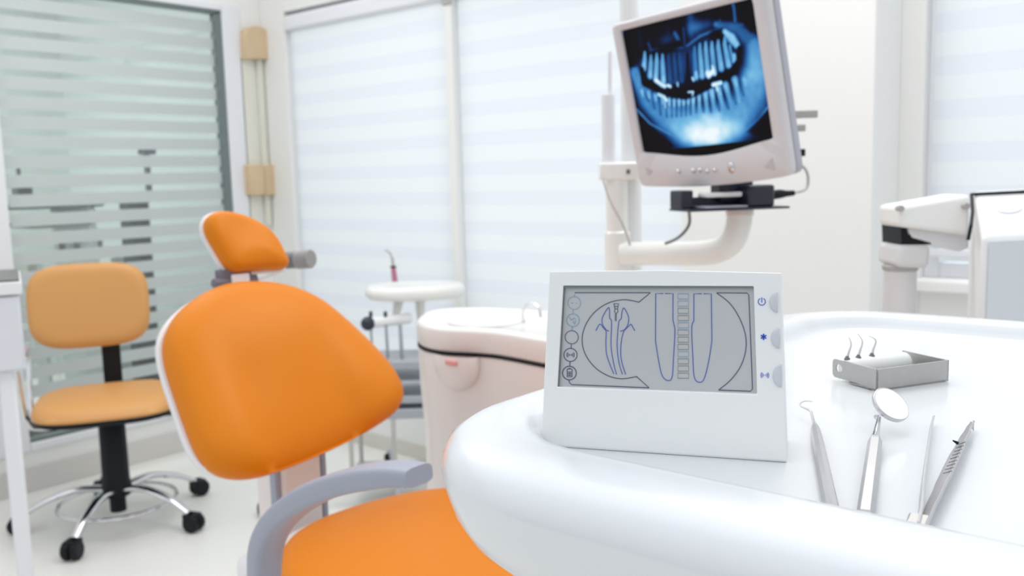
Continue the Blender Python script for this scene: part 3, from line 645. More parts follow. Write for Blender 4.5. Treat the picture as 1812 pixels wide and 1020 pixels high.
# seat: long cushion running away from the back towards +X
so = [(-0.60, 0.915), (-0.8, 0.91), (-1.1, 0.885), (-1.28, 0.892), (-1.40, 0.950), (-1.475, 1.04), (-1.50, 1.14), (-1.490, 1.26), (-1.455, 1.365), (-1.385, 1.44), (-1.20, 1.455), (-0.8, 1.41), (-0.60, 1.385)]
so = [(-1.02+(x+1.02)*1.0, y) for x, y in so]
s2 = smooth_closed(resample(spline([Vector((x, y, 0)) for x, y in so], 6, True), 110), 3); s2 = [Vector(p[:2]) for p in s2]
sc2 = sum(s2, Vector((0, 0)))/len(s2)
bm = B(); cushion(bm, s2, Vector((0, 0, 0.60)), X, Y, Z, [(0.04, -0.05), (0.006, -0.05), (0.0, -0.03), (0.004, -0.012), (0.014, 0.002), (0.035, 0.010)], 0.012, 8, None, sc2); obj('seat', bm, M['orange'], ch, angle=60)
bm = B(); cushion(bm, inset(s2, -0.020, sc2), Vector((0, 0, 0.60)), X, Y, -Z, [(0.03, 0.016), (-0.004, 0.018), (-0.003, 0.05), (0.02, 0.08), (0.08, 0.10)], 0.02, 5, None, sc2); obj('seat_shell', bm, M['shell'], ch, angle=60)
# armrests
def armrest(pts, wds, ths, m_, name):
    sp = spline(pts, 7); n = len(sp); out = []
    for i, p in enumerate(sp):
        d = (sp[min(i+1, n-1)] - sp[max(i-1, 0)]).normalized(); s = Y - d*Y.dot(d); s.normalize(); nn = s.cross(d).normalized()
        if nn.z < 0: nn = -nn
        f = i/(n-1)*(len(wds)-1); k = min(int(f), len(wds)-2); wd = wds[k]+(wds[k+1]-wds[k])*(f-k); tk = ths[k]+(ths[k+1]-ths[k])*(f-k)
        sec = []
        for a in range(20):
            an = 2*pi*a/20; e = 0.55
            cx_ = math.copysign(abs(cos(an))**e, cos(an)); sy_ = math.copysign(abs(sin(an))**e, sin(an))
            sec.append(p + s*wd/2*cx_ + nn*tk/2*sy_)
        out.append(sec)
    bm = B(); rings(bm, out); return obj(name, bm, m_, ch, angle=50)
YA = 0.80
ap = [onp(x, y, (0, YA, 0), (0, 1, 0)) for x, y in ((742, 842), (700, 839), (640, 846), (580, 863), (530, 889), (493, 922), (473, 962), (468, 1010), (472, 1070))]
ap += [Vector((-1.13, YA+0.01, 0.58)), Vector((-1.07, YA+0.06, 0.53))]
armrest(ap, [0.05, 0.062, 0.062, 0.06, 0.055, 0.05, 0.05], [0.026, 0.034, 0.036, 0.036, 0.036, 0.034, 0.03], M['greyarm'], 'armrest')
armrest([Vector((-1.405, 1.475, 0.725)), Vector((-1.42, 1.478, 0.70)), Vector((-1.43, 1.478, 0.65)), Vector((-1.42, 1.475, 0.60)), Vector((-1.37, 1.47, 0.555)), Vector((-1.30, 1.42, 0.52))], [0.02, 0.045, 0.05, 0.05], [0.012, 0.028, 0.034, 0.03], M['greyrub'], 'armrest')
# column under the back, base
pc = onp(525, 900, (-1.62, 0, 0), (1, 0, 0))
bm = B(); box(bm, (-1.70, 1.118, 0.04), (-1.60, 1.228, 0.72)); obj('column', bm, M['pinkwhite'], ch, bevel=0.012, seg=3)
bm = B(); box(bm, (-1.625, 1.104, 0.04), (-1.603, 1.117, 0.70)); box(bm, (-1.625, 1.229, 0.04), (-1.603, 1.242, 0.70)); obj('column_trim', bm, M['greyarm'], ch, bevel=0.003)
bm = B(); box(bm, (-1.62, 1.0, 0.46), (-1.1, 1.30, 0.53)); box(bm, (-1.3, 1.03, 0.05), (-0.95, 1.27, 0.46)); obj('lift', bm, M['shell'], ch, bevel=0.02, seg=3)
bm = B(); box(bm, (-1.75, 0.98, 0.0), (-0.75, 1.32, 0.05)); obj('base', bm, M['shell'], ch, bevel=0.02, seg=3)

# ------------------------------------------------------------------ tan office chair
oc = thing('office_chair', 'tan upholstered swivel chair on a chrome five-star base with black castors', 'office chair', (-3.39, 1.61, 0))
C0 = Vector((-3.39, 1.61, 0)); ph = radians(-30); fx = Vector((cos(ph), sin(ph), 0)); fy = Vector((-sin(ph), cos(ph), 0))
def CL(a, b, c_): return C0 + fx*a + fy*b + Z*c_
for k in range(5):
    an = radians(-52+72*k); d = Vector((cos(an), sin(an), 0))
    sp = spline([C0+d*0.03+Z*0.135, C0+d*0.14+Z*0.145, C0+d*0.25+Z*0.115, C0+d*0.335+Z*0.068], 5)
    bm = B(); tube(bm, sp, [0.025-0.009*i/(len(sp)-1) for i in range(len(sp))], 12, flat=0.6); lg = obj('leg', bm, M['chrome'], oc)
    e = C0+d*0.345; s = Vector((-d.y, d.x, 0))
    bm = B()
    for sg in (-1, 1): lathe(bm, [(0.029, -0.013), (0.034, -0.007), (0.034, 0.007), (0.029, 0.013)], e + s*0.017*sg + d*0.012 + Z*0.034, s, 24)
    tube(bm, [e+Z*0.075, e+Z*0.045], 0.010, 10); tube(bm, [e+Z*0.030-s*0.026, e+Z*0.030+s*0.026], 0.008, 8)
    box(bm, (-0.020, -0.024, 0.035), (0.030, 0.024, 0.068), Matrix.Translation(e) @ Matrix.Rotation(an, 4, 'Z'))
    obj('castor', bm, M['dark'], lg)
bm = B(); n = 40; tube(bm, [C0 + Vector((cos(2*pi*k/n)*0.215, sin(2*pi*k/n)*0.215, 0.085)) for k in range(n+1)], 0.008, 8, cap=False); obj('foot_ring', bm, M['chrome'], oc)
bm = B(); lathe(bm, [(0.03, 0.045), (0.03, 0.10), (0.05, 0.11), (0.056, 0.15), (0.050, 0.17), (0.048, 0.40), (0.042, 0.41), (0.02, 0.415), (0.02, 0.43)], C0, Z, 28); obj('gas_lift', bm, M['dark'], oc)
def supere(a, b, e, n=72): return [Vector((math.copysign(abs(cos(2*pi*k/n))**e, cos(2*pi*k/n))*a, math.copysign(abs(sin(2*pi*k/n))**e, sin(2*pi*k/n))*b)) for k in range(n)]
so = supere(0.245, 0.255, 0.62)
SH = Vector((0, 0, 0.485)) + fx*(0.0) - fy*0.01
bm = B(); cushion(bm, so, CL(0, 0, 0)+SH, fx, fy, Z, [(0.02, -0.022), (0.004, -0.022), (0.0, -0.012), (0.004, 0.008), (0.015, 0.022), (0.04, 0.03)], 0.006, 7, lambda x, y: -0.02*max(0, (x-0.1)/0.12)**2 if x > 0.1 else 0); obj('seat', bm, M['peach'], oc, angle=60)
bm = B(); cushion(bm, inset(so, 0.012), CL(0, 0, 0)+SH, fx, fy, -Z, [(0.0, 0.016), (-0.006, 0.022), (-0.004, 0.040), (0.03, 0.050)], 0.0, 3); obj('seat_pan', bm, M['dark'], oc, angle=60)
bo = supere(0.225, 0.17, 0.55)
tl = radians(8); bnn = fx*cos(tl)+Z*sin(tl); buu = -fx*sin(tl)+Z*cos(tl); BC = CL(-0.235, -0.065, 0.832)
bm = B(); cushion(bm, bo, BC, fy, buu, bnn, [(0.02, -0.03), (0.005, -0.03), (0.0, -0.016), (0.0, 0.0), (0.006, 0.014), (0.03, 0.026)], 0.004, 7, lambda x, y: 0.35*x*x); obj('backrest', bm, M['peach'], oc, angle=60)
bm = B()
Mt = Matrix(((fx.x, fy.x, 0, C0.x), (fx.y, fy.y, 0, C0.y), (0, 0, 1, 0), (0, 0, 0, 1)))
box(bm, (-0.262, -0.035, 0.41), (-0.248, 0.035, 0.80), Mt); box(bm, (-0.262, -0.035, 0.400), (-0.05, 0.035, 0.412), Mt); obj('back_bracket', bm, M['dark'], oc, bevel=0.004)
for sg in (-1, 1):
    pts = [CL(0.03, 0.15*sg, 0.412), CL(0.03, 0.25*sg, 0.412), CL(0.05, 0.285*sg, 0.45), CL(0.10, 0.29*sg, 0.62), CL(0.10, 0.29*sg, 0.655), CL(0.06, 0.29*sg, 0.68), CL(-0.10, 0.29*sg, 0.68), CL(-0.15, 0.29*sg, 0.66), CL(-0.14, 0.288*sg, 0.62), CL(-0.07, 0.28*sg, 0.44), CL(-0.06, 0.24*sg, 0.412), CL(-0.06, 0.15*sg, 0.412)]
    bm = B(); tube(bm, spline(pts, 5), 0.010, 10); ar = obj('armrest', bm, M['chrome'], oc)
    bm = B(); tube(bm, [CL(0.085, 0.29*sg, 0.69), CL(0.06, 0.29*sg, 0.698), CL(-0.10, 0.29*sg, 0.698), CL(-0.135, 0.29*sg, 0.69)], [0.015, 0.02, 0.02, 0.015], 14, flat=0.6); obj('arm_pad', bm, M['bezelback'], ar)

# ------------------------------------------------------------------ white side trolley at the left edge
def Ld(px, py, D=2.45): return dep(px, py, D)
a = Ld(38, 497); _h = ray(30, 497); fwt = Vector((_h.x, _h.y, 0)).normalized(); rtt = Vector((fwt.y, -fwt.x, 0)); fw2 = Vector((-sin(radians(40)), cos(radians(40)), 0)); rt2 = Vector((cos(radians(40)), sin(radians(40)), 0))
org = Vector((a.x, a.y, 0)); zt_ = a.z
Mt = Matrix(((rtt.x, fwt.x, 0, org.x), (rtt.y, fwt.y, 0, org.y), (0, 0, 1, 0), (0, 0, 0, 1)))
td = thing('side_trolley', 'white side trolley with a dark top edge at the left door post', 'trolley', org)
bm = B(); box(bm, (-0.52, -0.02, zt_-0.035), (0.0, 0.36, zt_), Mt); obj('worktop', bm, M['white'], td, bevel=0.004)
bm = B(); box(bm, (-0.52, -0.015, zt_+0.0005), (-0.005, 0.355, zt_+0.006), Mt); obj('top_mat', bm, M['rodgrey'], td, bevel=0.001)
bm = B(); box(bm, (-0.50, 0.0, zt_-0.245), (-0.008, 0.34, zt_-0.035), Mt); obj('drawer_box', bm, M['desk'], td, bevel=0.004)
bm = B(); box(bm, (-0.495, -0.012, zt_-0.24), (-0.012, 0.0, zt_-0.04), Mt); obj('drawer', bm, M['desk'], td, bevel=0.003)
for (x, y) in ((-0.058, 0.03), (-0.46, 0.03), (-0.058, 0.31), (-0.46, 0.31)):
    bm = B(); box(bm, (x-0.020, y-0.018, 0.0), (x+0.020, y+0.018, zt_-0.245), Mt); obj('leg', bm, M['wall_cool'], td, bevel=0.006)
bm = B(); box(bm, (-0.075, 0.035, 0.30), (-0.066, 0.045, zt_-0.245), Mt); obj('side_rod', bm, M['chrome'], td)

# ------------------------------------------------------------------ cuspidor unit
cu = thing('cuspidor_unit', 'pinkish white rinse unit with a cream basin top and a black seam line', 'dental unit', (-1.45, 1.82, 0))
cp = [(-1.80, 1.745), (-1.745, 1.675), (-1.665, 1.628), (-1.59, 1.622), (-1.527, 1.642), (-1.46, 1.658), (-1.38, 1.652), (-1.30, 1.640), (-1.20, 1.630), (-1.08, 1.650), (-1.03, 1.76), (-1.06, 1.92), (-1.2, 1.99), (-1.4, 2.0), (-1.594, 1.985), (-1.737, 1.955), (-1.82, 1.895), (-1.845, 1.82)]
c3 = [Vector(p[:2]) for p in smooth_closed(resample(spline([Vector((x, y, 0)) for x, y in cp], 6, True), 130), 2)]
def lv(o, z): return [Vector((p.x, p.y, z)) for p in o]
cc = Vector((-1.45, 1.82))
def sh2(o, d): 
    n = len(o); A2_ = sum(o[i].x*o[(i+1) % n].y-o[(i+1) % n].x*o[i].y for i in range(n)); s = 1 if A2_ > 0 else -1
    return [o[i] + Vector((-(o[(i+1) % n]-o[i-1]).normalized().y, (o[(i+1) % n]-o[i-1]).normalized().x))*d*s for i in range(n)]
zs = 0.862
bm = B(); rings(bm, [lv(sh2(c3, 0.012), 0.30), lv(sh2(c3, 0.012), 0.62), lv(sh2(c3, 0.004), 0.74), lv(sh2(c3, 0.002), 0.82), lv(sh2(c3, 0.003), zs-0.008)], True, True); obj('body', bm, M['pinkwhite'], cu, angle=60)
bm = B(); rings(bm, [lv(sh2(c3, 0.05), 0.0), lv(sh2(c3, 0.05), 0.30)]); obj('plinth', bm, M['pinkwhite'], cu, angle=60)
bm = B(); rings(bm, [lv(sh2(c3, 0.0005), zs-0.008), lv(sh2(c3, 0.0005), zs+0.001)]); obj('seam', bm, M['dark'], cu)
bm = B(); rings(bm, [lv(sh2(c3, 0.004), zs+0.001), lv(sh2(c3, 0.0), zs+0.008), lv(sh2(c3, -0.002), 0.905), lv(sh2(c3, 0.001), 0.915)], True, True); obj('rim_band', bm, M['pinkwhite'], cu, angle=60)
bm = B(); rings(bm, [lv(sh2(c3, 0.001), 0.9152), lv(sh2(c3, 0.004), 0.922), lv(sh2(c3, 0.014), 0.926), lv(sh2(c3, 0.03), 0.924), lv(sh2(c3, 0.04), 0.9165)], True, True); obj('basin_top', bm, M['cream'], cu, angle=60)
bc = Vector((-1.60, 1.80, 0.9168)); bm = B(); lathe(bm, [(0.105, 0.0), (0.106, 0.002), (0.10, 0.0025), (0.09, 0.001), (0.06, 0.0005)], bc, Z, 40); obj('bowl', bm, M['cream'], cu, angle=60)
f0 = onz(926, 570, 0.918); f1 = onz(957, 572, 0.918)
fs = [f0, f0+Z*0.025, f0.lerp(f1, 0.25)+Z*0.045, f0.lerp(f1, 0.55)+Z*0.05, f0.lerp(f1, 0.9)+Z*0.038, f1+Z*0.015]
bm = B(); tube(bm, spline(fs, 6), 0.0042, 10); obj('rinse_spout', bm, M['chrome'], cu)
# oval bulge with the faded red print
oc_ = onp(797, 640, (0, 1.62, 0), (0, 1, 0))
bm = B(); bmesh.ops.create_uvsphere(bm, u_segments=32, v_segments=16, radius=1.0, matrix=Matrix.Translation((oc_.x, 1.642, 0.835)) @ Matrix.Diagonal((0.075, 0.035, 0.075, 1)))
bmesh.ops.bisect_plane(bm, geom=bm.verts[:]+bm.edges[:]+bm.faces[:], plane_co=(0, 0, zs-0.007), plane_no=(0, 0, 1), clear_outer=True)
obj('front_bulge', bm, M['pinkwhite'], cu)
rp = onp(797, 643, (0, 1.604, 0), (0, 1, 0))
bm = B(); box(bm, (rp.x-0.018, rp.y-0.002, rp.z-0.006), (rp.x+0.018, rp.y+0.012, rp.z+0.007)); obj('red_print', bm, M['red'], cu, bevel=0.003)

# ------------------------------------------------------------------ monitor on its stand
st = thing('monitor_stand', 'glossy cream pole and elbow tube carrying the monitor', 'monitor stand', (-1.215, 1.84, 0.926))
PX = Vector((-1.215, 1.845, 0))
pb = dep(1092, 400, 2.18)
pl = Vector((pb.x, pb.y, 0))
bm = B(); lathe(bm, [(0.045, 0.925), (0.045, 0.94), (0.031, 0.95), (0.031, 1.16), (0.026, 1.165), (0.026, 1.30)], pl, Z, 32); obj('pole', bm, M['cream'], st)
cz_ = dep(1090, 304, 2.18).z
lft = -rt2
Mt = Matrix(((rt2.x, fw2.x, 0, pl.x), (rt2.y, fw2.y, 0, pl.y), (0, 0, 1, 0), (0, 0, 0, 1)))
bm = B(); box(bm, (-0.042, -0.03, cz_-0.02), (0.055, 0.03, cz_+0.022), Mt); obj('collar_block', bm, M['cream'], st, bevel=0.006)
bm = B(); box(bm, (0.020, -0.034, cz_-0.006), (0.028, -0.029, cz_+0.004), Mt); obj('collar_screw', bm, M['rodgrey'], st)
bm = B(); tube(bm, [Mt @ Vector((-0.018, 0, cz_+0.02)), Mt @ Vector((-0.018, 0, cz_+0.18))], 0.016, 14); tube(bm, [Mt @ Vector((-0.014, 0, cz_+0.18)), Mt @ Vector((-0.012, 0, cz_+0.28))], 0.005, 10); obj('upper_rod', bm, M['wall_cool'], st)
bm = B(); tube(bm, [Mt @ Vector((0.042, 0.05, 0.927)), Mt @ Vector((0.042, 0.05, cz_+0.75))], 0.024, 18); obj('lamp_post', bm, M['white'], st)
bm = B(); tube(bm, spline([Mt @ Vector((-0.035, -0.03, cz_-0.02)), Mt @ Vector((-0.02, -0.045, cz_-0.07)), Mt @ Vector((0.01, -0.05, cz_-0.13)), Mt @ Vector((0.03, -0.04, cz_-0.19))], 6), 0.0025, 8); obj('cable', bm, M['tube'], st)
el = [dep(1100, 450, 2.17), dep(1150, 449, 2.14), dep(1220, 449, 2.08), dep(1268, 444, 2.04), dep(1294, 428, 2.02), dep(1306, 400, 2.01), dep(1309, 372, 2.0)]
bm = B(); tube(bm, spline(el, 6), 0.0285, 24); obj('elbow_tube', bm, M['cream'], st)
bm = B(); lathe(bm, [(0.0295, 0), (0.0305, 0.003), (0.0305, 0.016), (0.0295, 0.019)], el[-1]-Z*0.012, Z, 28); obj('tube_ring', bm, M['pinkwhite'], st)

mo = thing('monitor', 'silver flat-panel monitor showing a blue dental x-ray', 'monitor', (-0.93, 1.78, 1.24))
a_, b_, c_ = -0.1610895, 0.2055229, -0.0444062
Rm = Matrix.Rotation(a_, 3, 'Z') @ Matrix.Rotation(b_, 3, 'X') @ Matrix.Rotation(c_, 3, 'Y')
mx, mny, mz = Rm @ X, Rm @ Y, Rm @ Z; MC = Vector((-0.93644249, 1.72026397, 1.48694131))
def ML(x, z, d=0.0): return MC + mx*x + mz*z + mny*d
def by_angle(outer, ctr, n=120):
    P = resample(outer, n*4); out = []
    for k in range(n):
        an = -pi + 2*pi*k/n
        best = min(P, key=lambda p: abs((atan2(p.y-ctr.y, p.x-ctr.x)-an+pi) % (2*pi)-pi)); out.append(best)
    return out
hole = [Vector(p) for p in ((0.1695, 0.1355), (-0.1695, 0.1355), (-0.1695, -0.136))]
hole += [Vector((-0.1695+0.339*k/16, -0.136-0.020*sin(pi*k/16)**1.4)) for k in range(1, 16)] + [Vector((0.1695, -0.136))]
outer = rrect(-0.193, 0.200, -0.212, 0.153, 0.012, 5)
outer = [Vector((p.x, p.y - (0.008*cos(pi*(p.x-0.003)/0.4) if p.y < -0.1 else 0))) for p in outer]
# more points along the chin so that it curves
out2 = []
for p, q_ in zip(outer, outer[1:]+outer[:1]):
    out2.append(p)
    if (q_-p).length > 0.05 and p.y < -0.15 and q_.y < -0.15:
        for k in range(1, 16):
            x = p.x+(q_.x-p.x)*k/16; out2.append(Vector((x, -0.212-0.010*cos(pi*(x-0.003)/0.4))))
ctr = Vector((0, -0.02)); ho = by_angle(hole, ctr, 160); ou = by_angle(out2, ctr, 160)
def r3(o, d): return [ML(p.x, p.y, d) for p in o]
ins = lambda o, d: inset(o, d, ctr)
bm = B(); rings(bm, [r3(ho, 0.004), r3(ho, -0.001), r3(ins(ho, -0.003), -0.004), r3(ins(ou, 0.006), -0.006), r3(ins(ou, 0.0015), -0.003), r3(ou, 0.003), r3(ou, 0.018), r3(ins(ou, 0.004), 0.020)], False, False)
obj('bezel', bm, M['bezel'], mo, angle=50)
bm = B(); rings(bm, [r3(ins(ou, 0.003), 0.0205), r3(ins(ou, -0.001), 0.022), r3(ins(ou, -0.001), 0.040), r3(ins(ou, 0.008), 0.048), r3(ins(ou, 0.06), 0.062), r3(ins(ou, 0.07), 0.066)]); obj('rear_shell', bm, M['bezelback'], mo, angle=50)
bm = B(); prism(bm, [(-0.175, -0.16), (0.175, -0.16), (0.175, 0.14), (-0.175, 0.14)], MC, mx, mz, mny, 0.003, 0.008); scp = obj('screen_glass', bm, M['scr'], mo, smooth=False)
# lit picture: a fine grid of coloured points on the screen
NX, NZ = 260, 208
gx = np.linspace(-0.169, 0.169, NX); gz = np.linspace(-0.135, 0.135, NZ)
GX, GZ = np.meshgrid(gx, gz)
def Q(x, y):  # point of the close-up of the screen (3.4x, origin 1090,0) -> screen plane
    v = onp(1090 + x/3.4, y/3.4, MC, mny) - MC; return (v.dot(mx), v.dot(mz))
SCL = 0.338/770.0
I = np.zeros_like(GX)
def sm(a, b, x): t = np.clip((x-a)/(b-a), 0, 1); return t*t*(3-2*t)
def segdist(a, b):
    ax, az = a; bx, bz = b; dx, dz = bx-ax, bz-az; t = np.clip(((GX-ax)*dx+(GZ-az)*dz)/(dx*dx+dz*dz+1e-12), 0, 1)
    return np.hypot(GX-ax-t*dx, GZ-az-t*dz), t
def stroke(pts, r, soft=0.6):
    P = [Q(*p) for p in pts]; m_ = np.zeros_like(GX); k = 0; r = r if isinstance(r, (list, tuple)) else [r]*len(P)
    for i in range(len(P)-1):
        d, t = segdist(P[i], P[i+1]); rr = (r[i]*(1-t)+r[i+1]*t)*SCL
        m_ = np.maximum(m_, 1-sm(rr*(1-soft), rr*(1+soft*0.5), d))
    return m_
def blob(x, y, rx, ry, rot_=0):
    c0 = Q(x, y); u, v = GX-c0[0], GZ-c0[1]; ca, sa = cos(rot_), sin(rot_); u, v = u*ca+v*sa, -u*sa+v*ca
    return np.exp(-(u/(rx*SCL))**2-(v/(ry*SCL))**2)
def noise2(fx_, fz_, seed):
    rs = np.random.RandomState(seed); g = rs.rand(40, 40); xx = (GX+0.17)*fx_; zz_ = (GZ+0.14)*fz_
    xi = np.floor(xx).astype(int) % 39; zi = np.floor(zz_).astype(int) % 39; fx2 = xx-np.floor(xx); fz2 = zz_-np.floor(zz_)
    return (g[zi, xi]*(1-fx2)+g[zi, xi+1]*fx2)*(1-fz2)+(g[zi+1, xi]*(1-fx2)+g[zi+1, xi+1]*fx2)*fz2
I += 0.03
I = np.maximum(I, 0.55*stroke([(110, 440), (180, 600), (290, 700), (420, 750), (560, 770), (700, 710), (800, 600), (850, 420), (830, 280)], [45, 70, 95, 120, 125, 120, 110, 85, 60], 0.7))
I = np.maximum(I, 0.42*stroke([(600, 150), (720, 170), (800, 240), (850, 350)], [20, 35, 50, 60], 0.8))
I += 0.36*blob(540, 835, 220, 80) + 0.16*blob(520, 710, 160, 100) + 0.10*blob(450, 850, 100, 50) + 0.08*blob(640, 830, 130, 50)
I += 0.12*blob(830, 450, 50, 110) + 0.14*blob(780, 470, 30, 60)
I = np.maximum(I, 0.30*stroke([(170, 400), (300, 420), (430, 380), (560, 330), (700, 360)], [60, 90, 100, 100, 60], 0.8))
for pts, r, v in (([(420, 280), (500, 220), (640, 160), (760, 150)], 9, 0.42), ([(200, 305), (290, 290), (400, 290)], 8, 0.34), ([(130, 185), (145, 280)], 5, 0.22), ([(310, 90), (308, 200)], 5, 0.16),
                  ([(690, 0), (705, 50), (712, 130)], 10, 0.45), ([(350, 200), (370, 240)], 14, 0.35), ([(400, 170), (410, 280)], 7, 0.30), ([(190, 260), (210, 320)], 8, 0.35), ([(250, 830), (258, 890)], 7, 0.4), ([(318, 872), (322, 884)], 6, 0.4), ([(40, 190), (44, 230)], 8, 0.3), ([(620, 120), (620, 160)], 6, 0.4)):
    I = np.maximum(I, v*stroke(pts, r, 0.9))
I += 0.36*blob(470, 165, 45, 40) + 0.22*blob(300, 238, 60, 30) + 0.25*blob(540, 150, 45, 25) + 0.22*blob(440, 90, 22, 35) + 0.20*blob(440, 190, 20, 40)
I *= 1-0.75*stroke([(210, 345), (290, 300), (370, 265)], [28, 24, 18], 0.6)
I *= 1-0.75*stroke([(590, 215), (635, 215)], 32, 0.6)
# upper teeth
up_ = [(168, 360, 163, 425), (205, 380, 200, 470), (240, 370, 235, 490), (275, 375, 280, 505), (312, 375, 322, 510), (345, 370, 358, 505), (378, 365, 390, 495), (468, 330, 476, 480), (500, 310, 512, 470), (535, 300, 548, 462), (572, 300, 585, 450), (610, 290, 628, 425), (650, 270, 672, 405), (680, 320, 705, 375)]
for i, (x0, y0, x1, y1) in enumerate(up_):
    bright = 0.50 if i in (4, 5, 6, 7) else 0.66
    if i in (4, 5, 6): bright = 0.34
    I = np.maximum(I, bright*stroke([(x0, y0-45), (x0, y0), (x1, y1-12)], [7, 15, 20], 0.45))
for (x0, y0, x1, y1), (x2, y2, x3, y3) in zip(up_, up_[1:]):
    I *= 1-0.5*stroke([((x0+x2)/2, (y0+y2)/2-30), ((x1+x3)/2, (y1+y3)/2-25)], [5, 4], 0.8)
I = np.maximum(I, 0.80*stroke([(650, 190), (690, 230), (720, 270)], [16, 30, 22], 0.7))
I *= 1-0.8*stroke([(425, 330), (430, 480)], [9, 16], 0.9)
for i, (x0, y0, x1, y1) in enumerate(up_):
    if i not in (4, 5, 6): I = np.maximum(I, 0.74*stroke([(x1, y1-42), (x1+1, y1-14)], [12, 17], 0.55))
# lower teeth
lo_ = [(150, 545, 175, 600), (190, 555, 210, 650), (232, 575, 245, 690), (275, 590, 285, 720), (315, 600, 318, 720), (345, 605, 345, 720), (375, 602, 375, 715), (402, 598, 402, 712), (430, 590, 430, 710), (460, 585, 458, 700), (495, 570, 500, 690), (532, 560, 545, 690), (570, 550, 590, 690), (612, 535, 645, 680), (655, 515, 695, 660), (710, 480, 740, 620), (770, 480, 785, 560)]
for i, (x0, y0, x1, y1) in enumerate(lo_):
    I = np.maximum(I, (0.66 if i > 8 else 0.56)*stroke([(x0, y0), (x1, y1)], [16 if 3 < i < 11 else 22, 7], 0.5))
for (x0, y0, x1, y1) in lo_: I = np.maximum(I, 0.76*stroke([(x0, y0+4), (x0+(x1-x0)*0.3, y0+34)], [15, 10], 0.6))
for pts in ([(120, 660), (200, 745), (300, 800), (380, 840)], [(760, 800), (850, 720), (915, 640)], [(220, 640), (270, 740), (330, 770)]): I = np.maximum(I, 0.6*stroke(pts, 7, 0.95))
for (x0, y0, x1, y1), (x2, y2, x3, y3) in zip(lo_, lo_[1:]):
    I *= 1-0.36*stroke([((x0+x2)/2, (y0+y2)/2+15), ((x1+x3)/2, (y1+y3)/2-15)], [3, 7], 0.9)
# dark bite gap
gap = stroke([(150, 420), (165, 500), (250, 535), (330, 560), (410, 575), (480, 545), (560, 505), (640, 465), (700, 430), (735, 370), (735, 290)], [16, 20, 22, 24, 24, 26, 24, 20, 20, 16, 10], 0.35)
I *= 1-gap
# metal fillings
for pts, r in (([(235, 485), (270, 512), (288, 520)], 13), ([(305, 515), (322, 522)], 9), ([(365, 500), (368, 520)], 5), ([(545, 440), (552, 458), (580, 430)], 15), ([(575, 400), (590, 450)], 8), ([(455, 470), (462, 485)], 7), ([(250, 570), (285, 585), (298, 605)], 10), ([(292, 600), (292, 650)], 4), ([(580, 512), (625, 500)], 12), ([(600, 525), (605, 545)], 7), ([(430, 556), (460, 554), (455, 575)], 5)):
    I = np.maximum(I, 0.97*stroke(pts, r, 0.5))
# outside the jaw stays dark
def poly_dark(pts, soft=16):
    P = [Q(*p) for p in pts]; inside = np.zeros_like(GX, bool); d = np.full_like(GX, 9.)
    for i in range(len(P)):
        (x0, z0), (x1, z1) = P[i-1], P[i]
        cond = ((z0 > GZ) != (z1 > GZ)) & (GX < (x1-x0)*(GZ-z0)/((z1-z0)+1e-12)+x0); inside ^= cond
        d = np.minimum(d, segdist(P[i-1], P[i])[0])
    return np.where(inside, sm(0, soft*SCL, d), 0)
I *= 1-0.92*poly_dark([(100, 690), (190, 760), (290, 820), (360, 885), (250, 930), (100, 960)])
I *= 1-0.80*poly_dark([(760, 800), (850, 700), (960, 600), (1020, 880), (880, 850)], 30)
I *= 1-0.92*poly_dark([(0, 180), (60, 200), (120, 410), (60, 420), (20, 380)])
I *= 1-0.93*poly_dark([(740, 0), (900, 0), (900, 215), (800, 210), (750, 150)], 25)
I = np.clip(I*(0.92+0.16*noise2(60, 45, 3))*(0.95+0.1*noise2(110, 90, 5)), 0, 1)
# blur a little
for _ in range(1): I = (I + np.roll(I, 1, 0) + np.roll(I, -1, 0) + np.roll(I, 1, 1) + np.roll(I, -1, 1))/5
ks = np.array([0, .12, .3, .5, .7, .85, 1.0]); cr_ = np.array([3, 6, 18, 52, 110, 175, 235])/255.; cg_ = np.array([5, 14, 56, 118, 178, 218, 245])/255.; cb_ = np.array([12, 34, 108, 180, 222, 238, 250])/255.
rgb = np.stack([np.interp(I, ks, c) for c in (cr_, cg_, cb_)], -1)**2.2
co = np.array(MC)[None, None] + GX[..., None]*np.array(mx) + GZ[..., None]*np.array(mz) + 0.0028*np.array(mny)
co = co.reshape(-1, 3) - np.array(MW[mo].translation)
idx = np.arange(NX*NZ).reshape(NZ, NX)
qs = np.stack([idx[:-1, :-1], idx[:-1, 1:], idx[1:, 1:], idx[1:, :-1]], -1).reshape(-1, 4)
me = bpy.data.meshes.new('xray_picture'); me.from_pydata(co.tolist(), [], qs.tolist())
ca_ = me.color_attributes.new('picture', 'FLOAT_COLOR', 'POINT')
ca_.data.foreach_set('color', np.concatenate([rgb.reshape(-1, 3), np.ones((NX*NZ, 1))], 1).astype(np.float32).ravel())
me.materials.append(M['xray']); xo = bpy.data.objects.new('xray_picture', me); COL.objects.link(xo); xo.parent = scp; MW[xo] = MW[mo]
